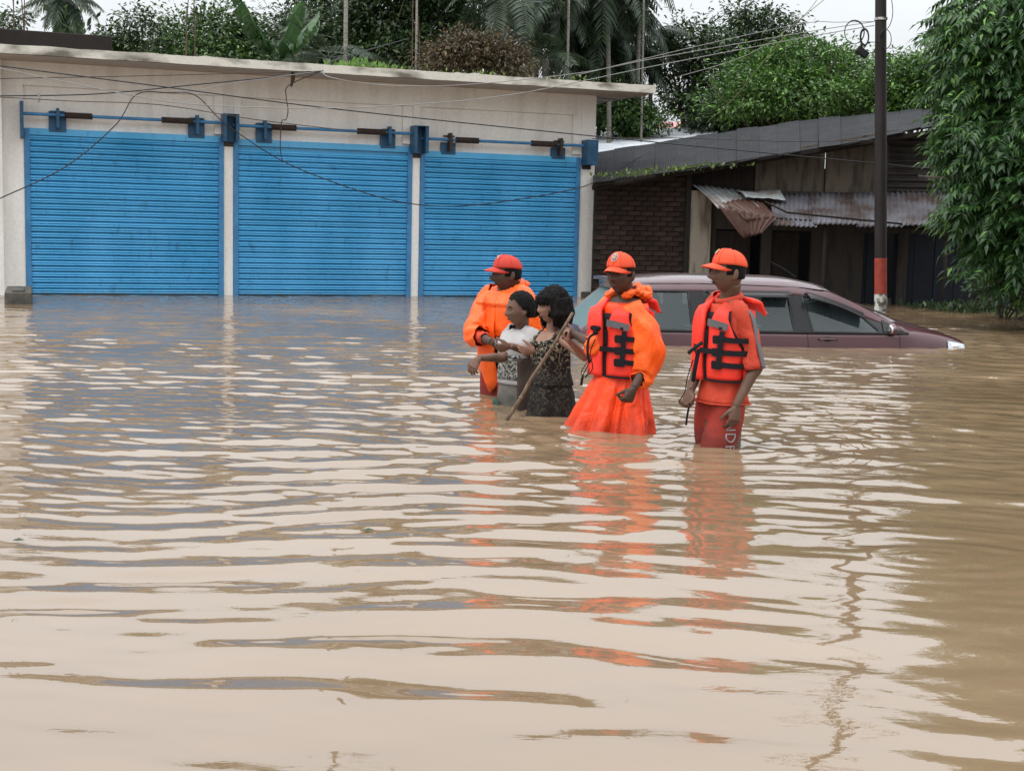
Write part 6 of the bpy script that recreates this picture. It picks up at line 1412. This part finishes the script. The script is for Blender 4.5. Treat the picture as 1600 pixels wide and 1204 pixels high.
hb = MB(); haircap(hb, hcg, RG, kg, .020)
for i in range(13):                       # bob: locks hanging round the back and sides
    a = math.radians(72 + 216 * i / 12); c = hcg + RG @ (V(.088 * math.cos(a) - .018, .086 * math.sin(a), .02) * kg)
    e = c + V(0, 0, -.145 - .012 * math.sin(i * 2.3)) + RG @ V(.010 * math.cos(a), .010 * math.sin(a), 0)
    hb.tube([c + V(0, 0, .03), c.lerp(e, .5) + RG @ V(.014 * math.cos(a), .016 * math.sin(a), 0), e], [.030, .034, .016], 10)
for i in range(15):                       # fringe and side locks
    a = math.radians(-84 + 168 * i / 14); t0 = hcg + RG @ (V(.05 * math.cos(a) - .01, .06 * math.sin(a), .105) * kg); t1 = hcg + RG @ (V(.108 * math.cos(a) - .004, .088 * math.sin(a), .060) * kg)
    e = hcg + RG @ (V(.110 * math.cos(a) - .002, .090 * math.sin(a), (.020 if abs(a) < 1.0 else -.075) + .006 * math.sin(i * 2.2)) * kg); hb.tube([t0, t1, t1.lerp(e, .6), e], [.020, .017, .014, .007], 8)
hg = fuse('hair', hb, m_hair, pg_, .0055, 1, .7); roughen(hg, .008, 95, 9); face_open(hg, hcg, RG, kg, .062, .012, .0, -.16)
hs = MB(); r_ = random.Random(4)
for i in range(90):                       # loose strands
    a = math.radians(r_.uniform(60, 300)); c = hcg + RG @ (V(.110 * math.cos(a) - .018, .105 * math.sin(a), r_.uniform(-.02, .06)) * kg); L = r_.uniform(.10, .17)
    hs.tube([c, c + V(0, 0, -L * .5) + RG @ V(.012 * math.cos(a), .012 * math.sin(a), 0), c + V(r_.gauss(0, .006), r_.gauss(0, .006), -L) + RG @ V(.004 * math.cos(a), .004 * math.sin(a), 0)], [.0022, .0024, .0008], 4)
tag(mk('strands', hs, m_hair, hg), kind='stuff')
foldg = lambda z, t: .006 * noise.noise((t * 2.2, z * 8, 15)) + .003 * math.sin(7 * t + z * 15)
db = MB(); rows = []
for z in np.linspace(zg(600), zg(524), 20):
    rows.append([TG_.pt(z - (.035 * max(0, math.cos(t)) ** 3 if z > zg(535) else 0), t, .014 + foldg(z, t)) for t in np.linspace(0, 2 * math.pi, 48, endpoint=False)])
dress = mk('dress', MB().grid(rows, closed=True), m_dress, pg_, smooth=True, solid=.004)
skirt(TG_, zg(585), -.05, (.108, .126), (.165, .190), m_dress, 'dress_skirt', dress, 7, .010, (0, .01), .7, 110, jag=.006)
for s in (-1, 1): mk('shoulder_strap', MB().tube([TG_.pt(zg(534), s * .75, .014), V(OG.x, OG.y, zg(514) + .012) + TG_.l * s * .085, TG_.pt(zg(530), s * 2.4, .014)], .012, 8, flat=((0, 0, 1), .6)), m_dress, dress, smooth=True)
# the walking stick she and the middle rescuer hold
st0, st1 = G(790, 658), P(896, 488, YG - .44)
st0 = st0 + (st0 - st1) * .55
pts = [st0.lerp(st1, i / 10) + V(.004 * math.sin(i * 1.7), 0, .004 * math.cos(i * 2.1)) for i in range(11)]
o = mk('stick', MB().tube(pts, [.0135 - .0004 * i for i in range(11)], 10), pm('stick_wood', (.20, .145, .095), .8, c2=(.10, .07, .045), vs=16, sc=(3, 3, .5), bump=.003), None, origin=st0, smooth=True)
tag(o, 'thin brown wooden stick held slanting into the water between the waders', 'stick')
for i in (3, 5, 8): mk('knot', MB().ball(pts[i], (.017, .017, .012), None, 10, 8), o.data.materials[0], o, smooth=True)
# small floating scraps
for i, (x, y, lab) in enumerate([(1062, 632, 'small dark floating leaf right of the poncho'), (28, 846, 'small dark twig floating near the left edge'), (575, 830, 'bent dry leaf floating in the middle distance')]):
    g_ = G(x, y); o = mk('floating_leaf', MB().add([g_ + V(-.02, 0, .006), g_ + V(0, .012, .012), g_ + V(.024, .002, .007), g_ + V(0, -.011, .006)], [(0, 1, 3), (1, 2, 3)]), m_lf_dark, None, origin=g_, solid=.001)
    tag(o, lab, 'leaf')
